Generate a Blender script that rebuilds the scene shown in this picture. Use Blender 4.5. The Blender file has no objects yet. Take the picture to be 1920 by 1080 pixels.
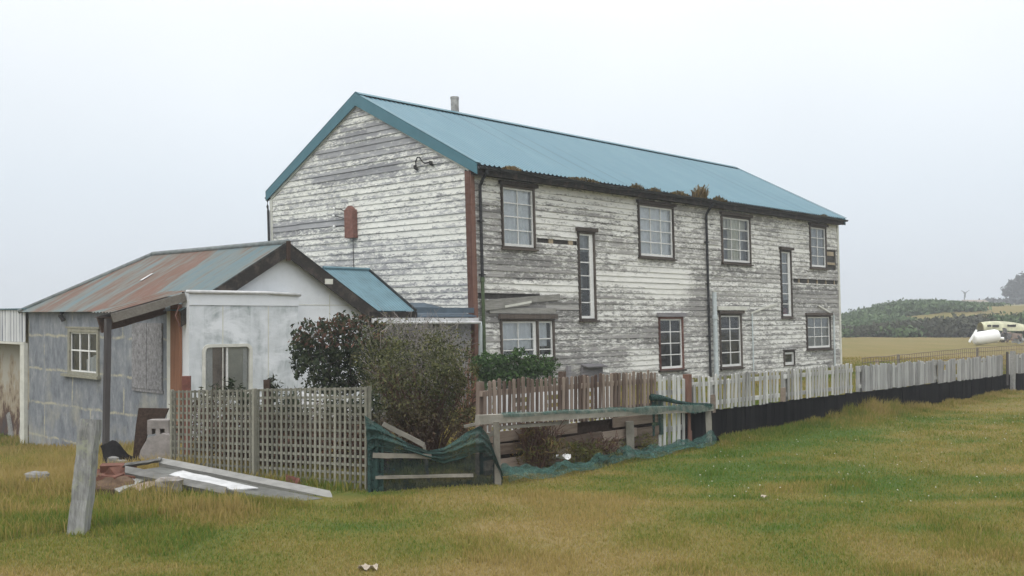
import bpy, math, random
import numpy as np
from mathutils import Vector, Matrix
random.seed(7)
RNG = np.random.default_rng(11)
SC = bpy.context.scene
COL = SC.collection

# ------------------------------------------------------------------ camera, sky, sun, exposure
F_PX, HOR, EYE = 1900.0, 592.0, 1.8          # focal length and horizon of the photograph in pixels; eye height in metres
cam_d = bpy.data.cameras.new('camera')
cam = bpy.data.objects.new('camera', cam_d); COL.objects.link(cam)
cam.location = (0, 0, EYE); cam.rotation_euler = (math.radians(90), 0, 0)
cam_d.sensor_width = 36; cam_d.lens = F_PX / 1920 * 36; cam_d.shift_y = (HOR - 540) / 1920
cam_d.clip_start = .1; cam_d.clip_end = 5000
SC.camera = cam
SC.view_settings.view_transform = 'Standard'; SC.view_settings.look = 'None'
SC.view_settings.exposure = 0.0; SC.view_settings.gamma = 1
SC.cycles.use_denoising = True
SC.cycles.max_bounces = 6; SC.cycles.transparent_max_bounces = 24
SC.cycles.volume_bounces = 0

SUN_EL, SUN_AZ = math.radians(52), math.radians(200)     # azimuth measured clockwise from +Y
world = bpy.data.worlds.new('World'); SC.world = world; world.use_nodes = True
wn = world.node_tree; wn.nodes.clear()
def W(t): return wn.nodes.new(t)
out = W('ShaderNodeOutputWorld'); bg = W('ShaderNodeBackground')
sky = W('ShaderNodeTexSky'); sky.sky_type = 'NISHITA'; sky.sun_disc = False
sky.sun_elevation = SUN_EL; sky.sun_rotation = SUN_AZ; sky.dust_density = 6; sky.air_density = 1.2
tc = W('ShaderNodeTexCoord'); sep = W('ShaderNodeSeparateXYZ'); wn.links.new(tc.outputs['Generated'], sep.inputs[0])
rmp = W('ShaderNodeValToRGB')                            # an overcast sky: dull at the horizon, brighter overhead
wn.links.new(sep.outputs['Z'], rmp.inputs[0])
cr = rmp.color_ramp
cr.elements[0].position = 0.0; cr.elements[0].color = (5.85, 6.35, 6.95, 1)
cr.elements[1].position = 1.0; cr.elements[1].color = (17.6, 17.9, 18.2, 1)
for p, c in ((.12, (6.4, 7.0, 7.6, 1)), (.28, (7.7, 8.05, 8.35, 1)), (.45, (11.0, 11.4, 11.7, 1))):
    e = cr.elements.new(p); e.color = c
nz = W('ShaderNodeTexNoise'); nz.inputs['Scale'].default_value = 1.6; nz.inputs['Detail'].default_value = 3
wn.links.new(tc.outputs['Generated'], nz.inputs['Vector'])
mr = W('ShaderNodeMapRange'); mr.inputs[1].default_value = .3; mr.inputs[2].default_value = .7
mr.inputs[3].default_value = .93; mr.inputs[4].default_value = 1.07
wn.links.new(nz.outputs[0], mr.inputs[0])
sc_ = W('ShaderNodeVectorMath'); sc_.operation = 'SCALE'
wn.links.new(rmp.outputs[0], sc_.inputs[0]); wn.links.new(mr.outputs[0], sc_.inputs['Scale'])
hs = W('ShaderNodeHueSaturation'); hs.inputs['Saturation'].default_value = .35
wn.links.new(sky.outputs[0], hs.inputs['Color'])
mx = W('ShaderNodeMixRGB'); mx.inputs[0].default_value = .9
wn.links.new(hs.outputs[0], mx.inputs[1]); wn.links.new(sc_.outputs[0], mx.inputs[2])
wn.links.new(mx.outputs[0], bg.inputs[0]); bg.inputs[1].default_value = .135
wn.links.new(bg.outputs[0], out.inputs[0])

sun_d = bpy.data.lights.new('sun', 'SUN'); sun_d.energy = .9; sun_d.angle = math.radians(25); sun_d.color = (1, .97, .92)
sun = bpy.data.objects.new('sun', sun_d); COL.objects.link(sun)
sd = Vector((math.sin(SUN_AZ) * math.cos(SUN_EL), math.cos(SUN_AZ) * math.cos(SUN_EL), math.sin(SUN_EL)))
sun.rotation_euler = sd.to_track_quat('Z', 'Y').to_euler(); sun.location = (0, -10, 30)

# ------------------------------------------------------------------ frames of reference
TH = math.atan2(1900, 1840)                              # the house turned 46 degrees to the view
E1 = Vector((math.cos(TH), math.sin(TH), 0)); E2 = Vector((-math.sin(TH), math.cos(TH), 0))
C0 = Vector((-.841, 22.5, 0))                            # near corner of the house
LEAN = .027                                              # the old frame has racked over
def Th(X, Y, z): return C0 + E1 * X + E2 * Y + Vector((-LEAN * (z - EYE), 0, z))
def Tl(X, Y, z): return C0 + E1 * X + E2 * Y + Vector((0, 0, z))
def Tw(x, y, z): return Vector((x, y, z))
def on_front(px, py, Y=0.0, k=LEAN):                     # a point of the long wall seen in direction (px, py) -> (X, z)
    a = (px - 960) / F_PX + k * (HOR - py) / F_PX; o = C0 + E2 * Y
    X = (a * o.y - o.x) / (E1.x - a * E1.y)
    return X, EYE + (o.y + X * E1.y) * (HOR - py) / F_PX
def on_side(px, py, X=0.0, k=LEAN):                      # the same for walls along the gable -> (Y, z)
    a = (px - 960) / F_PX + k * (HOR - py) / F_PX; o = C0 + E1 * X
    Y = (a * o.y - o.x) / (E2.x - a * E2.y)
    return Y, EYE + (o.y + Y * E2.y) * (HOR - py) / F_PX
def on_depth(px, py, d): return Vector(((px - 960) / F_PX * d, d, EYE + (HOR - py) / F_PX * d))
FV = -8.1                                                # the garden fence runs parallel to the long wall
def fence_pt(px, off=0.0):
    m = (px - 960) / F_PX; y = (-FV + off) / (E2.y + E2.x * m)   # off > 0: behind the fence
    return Vector((m * y, y, 0))

# ------------------------------------------------------------------ terrain
_tab = RNG.random((256, 256))
def vnoise(x, y, s, seed=0):
    x = np.asarray(x, float) / s + seed * 17.3; y = np.asarray(y, float) / s + seed * 9.7
    xi = np.floor(x).astype(int); yi = np.floor(y).astype(int); fx = x - xi; fy = y - yi
    fx = fx * fx * (3 - 2 * fx); fy = fy * fy * (3 - 2 * fy)
    g = lambda a, b: _tab[a % 256, b % 256]
    return (g(xi, yi) * (1 - fx) + g(xi + 1, yi) * fx) * (1 - fy) + (g(xi, yi + 1) * (1 - fx) + g(xi + 1, yi + 1) * fx) * fy
def S(t): t = np.clip(t, 0, 1); return t * t * (3 - 2 * t)
def gz(x, y):
    x = np.asarray(x, float); y = np.asarray(y, float)
    w = E1.x * x + E1.y * y; v = (E2.x * x + E2.y * y) + FV
    z = -1.05 * S((v - .5) / 16) * S((20 - w) / 9)
    m = x / np.maximum(y, 1)
    z = z + (y > 1) * (S((m - .29) / .14) * 3.2 * S((y - 86) / 50) + S((m - .43) / .09) * 3.6 * S((y - 170) / 120))
    z = z + .07 * (vnoise(x, y, 3.1, 1) - .5) + .03 * (vnoise(x, y, .8, 2) - .5)
    return z
def G(x, y): return float(gz(x, y))
def on_ground(px, py):
    m = (px - 960) / F_PX; k = (HOR - py) / F_PX
    d = 4.0
    while d < 400:
        if EYE + k * d <= G(m * d, d): break
        d += .02 if d < 30 else .2
    return Vector((m * d, d, G(m * d, d)))

# ------------------------------------------------------------------ mesh builder, naming
MW = {}
def remember(o, m): MW[o.name] = m
def thing(name, label, cat, loc, rz=0.0, group=None):
    o = bpy.data.objects.new(name, None); COL.objects.link(o)
    o.location = loc; o.rotation_euler = (0, 0, rz); o.empty_display_size = .3
    tag(o, label, cat, group)
    remember(o, Matrix.Translation(Vector(loc)) @ Matrix.Rotation(rz, 4, 'Z'))
    return o
def tag(o, label=None, cat=None, group=None, kind=None):
    if label: o['label'] = label
    if cat: o['category'] = cat
    if group: o['group'] = group
    if kind: o['kind'] = kind
    return o
class MB:
    def __init__(s, T=Tw): s.T = T; s.v = []; s.f = []; s.w = []; s.r = []; s.m = []
    def add(s, vs, fs, wear=0.0, rnd=None, mat=0, T=None):
        T = T or s.T; n = len(s.v); r = random.random() if rnd is None else rnd
        for i, p in enumerate(vs):
            s.v.append(T(*p)); s.w.append(wear[i] if isinstance(wear, (list, tuple)) else wear); s.r.append(r)
        for f in fs: s.f.append([n + i for i in f]); s.m.append(mat)
        return s
    def box(s, x0, x1, y0, y1, z0, z1, j=0.0, **k):
        q = lambda a: a + random.uniform(-j, j)
        vs = [(q(x), q(y), q(z)) for z in (z0, z1) for y in (y0, y1) for x in (x0, x1)]
        return s.add(vs, [(0, 2, 3, 1), (4, 5, 7, 6), (0, 1, 5, 4), (1, 3, 7, 5), (3, 2, 6, 7), (2, 0, 4, 6)], **k)
    def beam(s, p, q, w, h, up=(0, 0, 1), n=1, j=0.0, w2=None, h2=None, **k):
        p = Vector(p); q = Vector(q); d = (q - p).normalized(); u = Vector(up)
        a = d.cross(u)
        if a.length < 1e-4: a = d.cross(Vector((1, 0, 0)))
        a.normalize(); b = a.cross(d).normalized()
        vs = []; fs = []; w2 = w2 or w; h2 = h2 or h
        for i in range(n + 1):
            t = i / n; c = p.lerp(q, t); ww = (w + (w2 - w) * t) / 2; hh = (h + (h2 - h) * t) / 2
            for sx, sy in ((-1, -1), (1, -1), (1, 1), (-1, 1)):
                vs.append(tuple(c + a * (sx * ww + random.uniform(-j, j)) + b * (sy * hh + random.uniform(-j, j))))
        for i in range(n):
            for e in range(4):
                f = (e + 1) % 4; fs.append((i * 4 + e, i * 4 + f, i * 4 + 4 + f, i * 4 + 4 + e))
        fs += [(3, 2, 1, 0), tuple(n * 4 + e for e in range(4))]
        return s.add(vs, fs, **k)
    def tube(s, pts, r, n=8, **k):
        pts = [Vector(p) for p in pts]; vs = []; fs = []; m = len(pts)
        for i, c in enumerate(pts):
            d = (pts[min(i + 1, m - 1)] - pts[max(i - 1, 0)]).normalized()
            a = d.cross(Vector((.13, .21, 1))); a = a if a.length > 1e-3 else d.cross(Vector((1, 0, 0)))
            a.normalize(); b = a.cross(d)
            rr = r[i] if isinstance(r, (list, tuple)) else r
            for e in range(n):
                t = 2 * math.pi * e / n; vs.append(tuple(c + a * (math.cos(t) * rr) + b * (math.sin(t) * rr)))
        for i in range(m - 1):
            for e in range(n):
                f = (e + 1) % n; fs.append((i * n + e, i * n + f, (i + 1) * n + f, (i + 1) * n + e))
        fs += [tuple(range(n))[::-1], tuple((m - 1) * n + e for e in range(n))]
        return s.add(vs, fs, **k)
    def grid(s, fn, nu, nv, wear=None, **k):
        vs = [fn(i / nu, jj / nv) for jj in range(nv + 1) for i in range(nu + 1)]
        fs = [(jj * (nu + 1) + i, jj * (nu + 1) + i + 1, (jj + 1) * (nu + 1) + i + 1, (jj + 1) * (nu + 1) + i)
              for jj in range(nv) for i in range(nu)]
        ww = [wear(i / nu, jj / nv) for jj in range(nv + 1) for i in range(nu + 1)] if wear else 0.0
        return s.add(vs, fs, wear=ww, **k)
    def link(s, name, mat, parent=None, smooth=False, world=None):
        m = (MW[parent.name] if parent else (world or Matrix())).copy(); inv = m.inverted()
        me = bpy.data.meshes.new(name)
        me.from_pydata([tuple(inv @ Vector(p)) for p in s.v], [], s.f)
        for a, d in (('wear', s.w), ('rnd', s.r)):
            at = me.attributes.new(a, 'FLOAT', 'POINT'); at.data.foreach_set('value', np.array(d, np.float32))
        for q in (mat if isinstance(mat, (list, tuple)) else [mat]): me.materials.append(q)
        me.polygons.foreach_set('material_index', np.array(s.m, np.int32))
        if smooth: me.polygons.foreach_set('use_smooth', np.ones(len(s.f), bool))
        me.update()
        o = bpy.data.objects.new(name, me); COL.objects.link(o)
        if parent: o.parent = parent
        elif world: o.matrix_world = world
        remember(o, m)
        return o
def link_np(name, V, Fc, mat, parent=None, attrs=None, smooth=False):
    if parent:
        inv = np.array(MW[parent.name].inverted()); V = V @ inv[:3, :3].T + inv[:3, 3]
    me = bpy.data.meshes.new(name); k = Fc.shape[1]
    me.vertices.add(len(V)); me.vertices.foreach_set('co', V.astype(np.float32).ravel())
    me.loops.add(Fc.size); me.loops.foreach_set('vertex_index', Fc.astype(np.int32).ravel())
    me.polygons.add(len(Fc)); me.polygons.foreach_set('loop_start', np.arange(0, Fc.size, k, dtype=np.int32))
    try: me.polygons.foreach_set('loop_total', np.full(len(Fc), k, np.int32))
    except Exception: pass
    for a, d in (attrs or {}).items():
        at = me.attributes.new(a, 'FLOAT', 'POINT'); at.data.foreach_set('value', np.asarray(d, np.float32))
    me.materials.append(mat)
    if smooth: me.polygons.foreach_set('use_smooth', np.ones(len(Fc), bool))
    me.update(calc_edges=True); me.validate()
    o = bpy.data.objects.new(name, me); COL.objects.link(o)
    if parent: o.parent = parent
    remember(o, MW[parent.name] if parent else Matrix())
    return o

# ------------------------------------------------------------------ materials
class M:
    def __init__(s, name, rough=.85, spec=.25):
        s.mat = bpy.data.materials.new(name); s.mat.use_nodes = True; s.nt = s.mat.node_tree
        s.b = s.nt.nodes['Principled BSDF']; s.out = s.nt.nodes['Material Output']
        s.b.inputs['Roughness'].default_value = rough; s.b.inputs['Specular IOR Level'].default_value = spec
        s.tc = s.n('ShaderNodeTexCoord')
    def n(s, t): return s.nt.nodes.new(t)
    def set(s, i, v):
        if isinstance(v, bpy.types.NodeSocket): s.nt.links.new(v, i)
        elif isinstance(v, (tuple, list)) and len(v) == 3 and i.type == 'RGBA': i.default_value = (*v, 1)
        else: i.default_value = v
    def co(s, scale=(1, 1, 1), rot=(0, 0, 0)):
        m = s.n('ShaderNodeMapping'); m.inputs['Scale'].default_value = scale; m.inputs['Rotation'].default_value = rot
        s.nt.links.new(s.tc.outputs['Object'], m.inputs['Vector']); return m.outputs[0]
    def noise(s, vec, scale, detail=4, rough=.6, dist=0):
        t = s.n('ShaderNodeTexNoise'); s.set(t.inputs['Vector'], vec); t.inputs['Scale'].default_value = scale
        t.inputs['Detail'].default_value = detail; t.inputs['Roughness'].default_value = rough
        t.inputs['Distortion'].default_value = dist; return t.outputs[0]
    def ramp(s, fac, stops):
        r = s.n('ShaderNodeValToRGB'); s.set(r.inputs[0], fac); c = r.color_ramp
        c.elements[0].position, c.elements[1].position = stops[0][0], stops[-1][0]
        q = lambda v: (*v, 1) if isinstance(v, (tuple, list)) else (v, v, v, 1)
        c.elements[0].color, c.elements[1].color = q(stops[0][1]), q(stops[-1][1])
        for p, v in stops[1:-1]: c.elements.new(p).color = q(v)
        return r.outputs[0]
    def mix(s, f, a, b, mode='MIX'):
        m = s.n('ShaderNodeMixRGB'); m.blend_type = mode
        s.set(m.inputs[0], f); s.set(m.inputs[1], a); s.set(m.inputs[2], b); return m.outputs[0]
    def math(s, op, a, b=0.0, c=None):
        m = s.n('ShaderNodeMath'); m.operation = op; s.set(m.inputs[0], a); s.set(m.inputs[1], b)
        if c is not None: s.set(m.inputs[2], c)
        return m.outputs[0]
    def attr(s, name):
        a = s.n('ShaderNodeAttribute'); a.attribute_name = name; return a.outputs['Fac']
    def col(s, v): s.set(s.b.inputs['Base Color'], v); return s
    def bump(s, h, dist=.01, strength=.6):
        b = s.n('ShaderNodeBump'); b.inputs['Distance'].default_value = dist; b.inputs['Strength'].default_value = strength
        s.set(b.inputs['Height'], h); s.nt.links.new(b.outputs[0], s.b.inputs['Normal']); return s
    def shader(s, sh): s.nt.links.new(sh, s.out.inputs['Surface'])
def wood(name, dark, light, sc=(1, 1, 1), var=.35, rough=.9, fine=30, edge=None, spec=.15):
    """weathered timber: grain along the axis with the smallest scale, tone differing from board to board"""
    m = M(name, rough, spec)
    v = m.co(sc)
    g = m.noise(v, fine, 5, .7); big = m.noise(m.co(), 1.7, 4, .6)
    f = m.math('ADD', m.math('MULTIPLY', g, .65), m.math('MULTIPLY', big, .35))
    f = m.math('ADD', f, m.math('MULTIPLY', m.math('SUBTRACT', m.attr('rnd'), .5), var))
    c = m.ramp(f, [(.28, dark), (.5, tuple((a + b) / 2 for a, b in zip(dark, light))), (.72, light)])
    if edge: c = m.mix(m.ramp(m.noise(m.co(), 5, 5, .7), [(.5, 0), (.62, 1)]), c, edge)
    m.col(c).bump(g, .006, .8); return m.mat
ALONG_X, ALONG_Y, ALONG_Z = (.05, 1, 1), (1, .05, 1), (1, 1, .05)

def mat_peel(name, paint, woods, axis, bias=0.0, dirt=.5):
    m = M(name, .75, .2)
    st = (.16, 1, 1) if axis == 'x' else (1, .16, 1)
    st2 = (.3, 1, 1) if axis == 'x' else (1, .3, 1)
    v = m.co(st); v2 = m.co(st2)
    n1 = m.noise(v, 7, 3, .6); n2 = m.noise(v2, 34, 4, .75); n3 = m.noise(m.co(), .45, 2, .5)
    st3 = (.32, 1, 1) if axis == 'x' else (1, .32, 1)
    n4 = m.noise(m.co(st3), 13, 4, .7, .3)
    f = m.math('ADD', m.math('MULTIPLY', n1, .12), m.math('MULTIPLY', n2, .38))
    f = m.math('ADD', f, m.math('MULTIPLY', n4, .46))
    f = m.math('ADD', f, m.math('MULTIPLY', n3, .10))
    f = m.math('ADD', f, m.math('MULTIPLY', m.math('SUBTRACT', m.attr('wear'), .5), .22))
    f = m.math('ADD', f, m.math('MULTIPLY', m.math('SUBTRACT', m.attr('rnd'), .5), .06))
    f = m.math('ADD', m.math('SUBTRACT', f, .03), bias)
    bare = m.ramp(f, [(.452, 0), (.495, .55), (.545, 1)])
    grain = m.noise(m.co((.04, 1, 1) if axis == 'x' else (1, .04, 1)), 40, 4, .7)
    wc = m.ramp(m.math('ADD', m.math('MULTIPLY', grain, .7), m.math('MULTIPLY', m.attr('rnd'), .3)),
                [(.3, woods[0]), (.55, woods[1]), (.75, woods[2])])
    pc = m.mix(m.ramp(m.noise(v2, 12, 4, .7), [(.42, 0), (.75, dirt)]), paint, tuple(a * .62 for a in paint))
    pc = m.mix(m.ramp(m.noise(m.co(), .9, 3, .6), [(.5, 0), (.8, .22)]), pc, (.40, .385, .31))
    m.col(m.mix(bare, pc, wc)).bump(m.math('SUBTRACT', m.math('MULTIPLY', grain, .3), bare), .004, .7)
    return m.mat

mat = {}
mat['siding_long'] = mat_peel('peeling_paint_long_wall', (.70, .692, .65), ((.13, .125, .12), (.25, .24, .23), (.38, .37, .345)), 'x', .0)
mat['siding_gable'] = mat_peel('peeling_paint_gable', (.74, .735, .68), ((.20, .20, .21), (.30, .30, .31), (.40, .40, .405)), 'y', .0)
mat['siding_plain'] = mat['siding_long']
mat['brown_post'] = wood('red_brown_corner_board', (.10, .05, .038), (.22, .125, .095), ALONG_Z)
mat['frame'] = wood('dark_window_casing', (.035, .028, .024), (.12, .10, .085), ALONG_Z, .3)
mat['frame_red'] = wood('red_brown_window_casing', (.07, .035, .028), (.18, .09, .07), ALONG_Z, .3)
mat['lintel_grey'] = wood('grey_lintel', (.10, .095, .10), (.27, .26, .27), ALONG_X)
mat['sash'] = wood('white_sash_paint', (.5, .5, .48), (.80, .80, .78), (1, 1, 1), .15, .6)
mat['black_wood'] = wood('black_weathered_barge', (.012, .011, .010), (.04, .036, .033), (1, 1, 1), .3, .9, 26, (.075, .062, .052))
mat['grey_wood'] = wood('grey_driftwood', (.13, .13, .12), (.36, .355, .34), (1, 1, 1), .4)
mat['grey_wood_x'] = wood('grey_planks', (.075, .075, .068), (.21, .21, .195), (.2, .2, 1), .4, .9, 26)
mat['plank_pale'] = wood('pale_grey_plank', (.11, .108, .10), (.27, .265, .25), (.2, .2, 1), .3, .9, 26)
mat['old_post'] = wood('cracked_grey_post', (.045, .045, .045), (.40, .40, .385), (1, 1, .13), .1, .95, 26, (.26, .27, .20))
mat['loose_grey'] = wood('loose_grey_boards', (.15, .145, .13), (.36, .35, .32), (.15, .15, 1), .3, .9, 26)
mat['lattice'] = wood('grey_green_lattice', (.12, .118, .095), (.27, .262, .215), (1, 1, 1), .4, .9, 25)
mat['picket_white'] = wood('flaking_white_pickets', (.17, .165, .155), (.58, .575, .55), ALONG_Z, .32, .85, 34)
mat['picket_grey'] = wood('greyed_white_pickets', (.15, .147, .145), (.44, .44, .43), ALONG_Z, .25, .85, 34)
mat['picket_brown'] = wood('red_brown_pickets', (.075, .05, .04), (.27, .215, .175), ALONG_Z, .5)
mat['plank_brown'] = wood('brown_grey_planks', (.10, .072, .055), (.27, .215, .175), (.12, .12, 1), .5)
mat['black_base'] = wood('black_tarred_boards', (.005, .005, .006), (.024, .023, .023), ALONG_Z, .5, spec=.02)
mat['rail_wood'] = wood('grey_brown_rail', (.13, .12, .10), (.30, .28, .24), (.3, .3, .3), .3)
mat['porch_wood'] = wood('porch_beam', (.10, .09, .075), (.22, .20, .175), (1, 1, 1), .2)
mat['porch_post'] = wood('dark_porch_post', (.035, .03, .03), (.10, .092, .09), ALONG_Z, .2)
mat['brown_dark'] = wood('dark_brown_boards', (.03, .02, .015), (.10, .065, .05), (1, 1, 1), .4)
mat['rust_brown'] = wood('rusty_brown_board', (.13, .06, .035), (.30, .15, .09), ALONG_Z, .2)

def mat_plain(name, c, rough=.7, var=.25, scale=6, spec=.3, metal=0):
    m = M(name, rough, spec)
    n = m.noise(m.co(), scale, 5, .65)
    m.col(m.ramp(n, [(.25, tuple(a * (1 - var) for a in c)), (.75, tuple(min(1, a * (1 + var)) for a in c))])).bump(n, .004, .5)
    m.b.inputs['Metallic'].default_value = metal
    return m.mat
mat['teal_trim'] = mat_plain('teal_painted_steel', (.052, .148, .185), .45, .12, 3, .4)
mat['gutter'] = mat_plain('black_gutter', (.022, .024, .026), .6, .5, 9)
mat['pipe_black'] = mat_plain('black_pipe', (.018, .018, .019), .55, .5, 14)
mat['pipe_green'] = mat_plain('green_stained_pipe', (.06, .085, .04), .7, .4, 8)
mat['pipe_white'] = mat_plain('pale_plastic_pipe', (.47, .52, .53), .5, .12, 8)
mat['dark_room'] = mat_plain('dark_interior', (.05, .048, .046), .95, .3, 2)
mat['flue'] = mat_plain('stained_flue', (.30, .29, .28), .7, .6, 7)
mat['sheathing'] = mat_plain('dark_sheathing', (.06, .055, .05), .95, .5, 9)
mat['stud'] = mat_plain('pale_stud', (.32, .26, .18), .9, .3, 12)
mat['rust_iron'] = mat_plain('rusty_iron', (.18, .085, .065), .85, .4, 16)
mat['iron'] = mat_plain('dark_iron', (.03, .028, .028), .7, .3, 16)
mat['ceramic'] = mat_plain('white_ceramic', (.7, .7, .68), .3, .1, 5)
mat['concrete'] = mat_plain('grey_pink_concrete', (.24, .22, .205), .95, .35, 9)
mat['stone'] = mat_plain('grey_stone', (.20, .195, .185), .95, .4, 12)
mat['soil'] = mat_plain('brown_earth', (.10, .065, .042), 1, .5, 14)
mat['brick'] = mat_plain('red_brick', (.125, .055, .038), .95, .45, 11)
mat['tarp'] = mat_plain('black_sheet', (.010, .009, .009), .95, .3, 7, .05)
mat['white_sheet'] = mat_plain('white_sheet', (.74, .74, .74), .7, .1, 6)
mat['dirty_sheet'] = mat_plain('dirty_white_sheet', (.46, .46, .46), .85, .3, 7)
mat['paper'] = mat_plain('crumpled_paper', (.42, .36, .29), .9, .25, 20)
mat['paper_white'] = mat_plain('clover_white', (.36, .36, .29), .9, .2, 9)
mat['tank'] = mat_plain('white_tank', (.80, .80, .79), .5, .04, 2)
mat['hull'] = mat_plain('cream_green_hull', (.46, .45, .31), .8, .5, 1.6)
mat['junk'] = mat_plain('dark_scrap', (.09, .085, .085), .9, .6, 2)
mat['junk_pink'] = mat_plain('brown_scrap', (.26, .2, .17), .9, .4, 2)
mat['steel_pale'] = mat_plain('pale_steel', (.42, .44, .45), .6, .1, 2)
mat['steel_grey'] = mat_plain('grey_steel', (.10, .105, .11), .6, .1, 2)
mat['wire'] = mat_plain('rusty_wire', (.16, .12, .10), .8, .3, 5)
mat['twig'] = mat_plain('bare_grey_twig', (.235, .212, .195), .9, .35, 9)
mat['twig_red'] = mat_plain('red_brown_twig', (.085, .047, .034), .9, .4, 9)
mat['bark'] = mat_plain('bark', (.06, .05, .042), .95, .4, 9)
mat['red_paint'] = mat_plain('faded_red_post', (.16, .065, .05), .85, .4, 13)
mat['moss'] = mat_plain('brown_moss', (.10, .072, .025), .95, .5, 20)

def mat_glass():
    m = M('window_glass'); nt = m.nt
    gl = m.n('ShaderNodeBsdfGlossy'); gl.inputs['Roughness'].default_value = .04; gl.inputs['Color'].default_value = (.9, .93, .95, 1)
    tr = m.n('ShaderNodeBsdfTransparent'); tr.inputs['Color'].default_value = (.94, .96, .96, 1)
    df = m.n('ShaderNodeBsdfDiffuse'); df.inputs['Color'].default_value = (.42, .43, .43, 1)
    fr = m.n('ShaderNodeFresnel'); fr.inputs['IOR'].default_value = 1.5
    nb = m.n('ShaderNodeBump'); nb.inputs['Distance'].default_value = .003; nb.inputs['Strength'].default_value = .3
    m.set(nb.inputs['Height'], m.noise(m.co(), 5, 2)); m.set(gl.inputs['Normal'], nb.outputs[0])
    a = m.n('ShaderNodeMixShader'); m.set(a.inputs[0], fr.outputs[0]); m.set(a.inputs[1], tr.outputs[0]); m.set(a.inputs[2], gl.outputs[0])
    b = m.n('ShaderNodeMixShader')                      # dust
    m.set(b.inputs[0], m.ramp(m.noise(m.co(), 4, 4, .7), [(.3, .02), (.8, .14)]))
    m.set(b.inputs[1], a.outputs[0]); m.set(b.inputs[2], df.outputs[0]); m.shader(b.outputs[0]); return m.mat
mat['glass'] = mat_glass()
def mat_cloth(name, c, alpha=1.0, var=.2, trans=.4, scale=12):
    m = M(name, .95, .1)
    n = m.noise(m.co(), scale, 4, .65)
    cc = m.ramp(n, [(.25, tuple(a * (1 - var) for a in c)), (.75, tuple(min(1, a * (1 + var)) for a in c))])
    df = m.n('ShaderNodeBsdfDiffuse'); tl = m.n('ShaderNodeBsdfTranslucent')
    m.set(df.inputs['Color'], cc); m.set(tl.inputs['Color'], cc)
    a = m.n('ShaderNodeMixShader'); a.inputs[0].default_value = trans
    m.set(a.inputs[1], df.outputs[0]); m.set(a.inputs[2], tl.outputs[0]); o = a.outputs[0]
    if alpha < 1:
        tp = m.n('ShaderNodeBsdfTransparent'); b = m.n('ShaderNodeMixShader')
        lo_, hi_ = (alpha - .2, min(1, alpha + .15)) if alpha > .5 else (.04, .85)
        m.set(b.inputs[0], m.ramp(m.noise(m.co(), 9, 5, .7), [(.32, lo_), (.66, hi_)]))
        m.set(b.inputs[1], tp.outputs[0]); m.set(b.inputs[2], o); o = b.outputs[0]
    m.shader(o); return m.mat
mat['curtain'] = mat_cloth('net_curtain', (.86, .88, .92), 1, .08, .12)
mat['curtain_yellow'] = mat_cloth('yellowed_curtain', (.66, .65, .54), 1, .1, .12)
mat['curtain_grey'] = mat_cloth('grey_curtain', (.42, .44, .47), 1, .15, .12)
mat['curtain_red'] = mat_cloth('red_curtain', (.30, .07, .08), 1, .15)
mat['net'] = mat_cloth('green_shade_net', (.048, .088, .08), .90, .45, .3, 30)
mat['net_thin'] = mat_cloth('thin_green_net', (.08, .155, .135), .46, .5, .3, 26)
mat['net_dark'] = mat_cloth('dark_shade_net', (.022, .035, .036), .8, .4, .3, 16)

def mat_leaf(name, stops, trans=.3, patch=None):
    m = M(name, .7, .2)
    f = m.math('ADD', m.math('MULTIPLY', m.attr('rnd'), .6), m.math('MULTIPLY', m.noise(m.co(), 2.2, 3, .6), .4))
    c = m.ramp(f, stops)
    if patch: c = m.mix(m.attr('wear'), c, patch)
    m.col(c)
    tl = m.n('ShaderNodeBsdfTranslucent'); m.set(tl.inputs['Color'], c)
    a = m.n('ShaderNodeMixShader'); a.inputs[0].default_value = trans
    m.set(a.inputs[1], m.b.outputs[0]); m.set(a.inputs[2], tl.outputs[0]); m.shader(a.outputs[0]); return m.mat
mat['leaf_dark'] = mat_leaf('dark_evergreen_leaf', [(.1, (.010, .018, .009)), (.5, (.03, .045, .02)), (.9, (.075, .085, .04))], .2, (.14, .07, .05))
mat['leaf_olive'] = mat_leaf('olive_leaf', [(.15, (.016, .019, .008)), (.5, (.068, .076, .028)), (.85, (.155, .15, .055))], .12, (.075, .042, .03))
mat['leaf_green'] = mat_leaf('bright_green_leaf', [(.1, (.014, .032, .010)), (.5, (.04, .082, .022)), (.9, (.09, .155, .045))], .3)
mat['leaf_gorse'] = mat_leaf('gorse_leaf', [(.1, (.036, .058, .026)), (.5, (.072, .115, .046)), (.9, (.135, .19, .08))], .2, (.06, .058, .04))
mat['leaf_grey'] = mat_leaf('grey_conifer_leaf', [(.1, (.02, .025, .026)), (.5, (.04, .045, .045)), (.9, (.07, .075, .07))], .1)
mat['weed'] = mat_leaf('dry_weed', [(.1, (.07, .055, .018)), (.5, (.17, .115, .045)), (.9, (.30, .21, .09))], .3, (.10, .12, .03))

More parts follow.
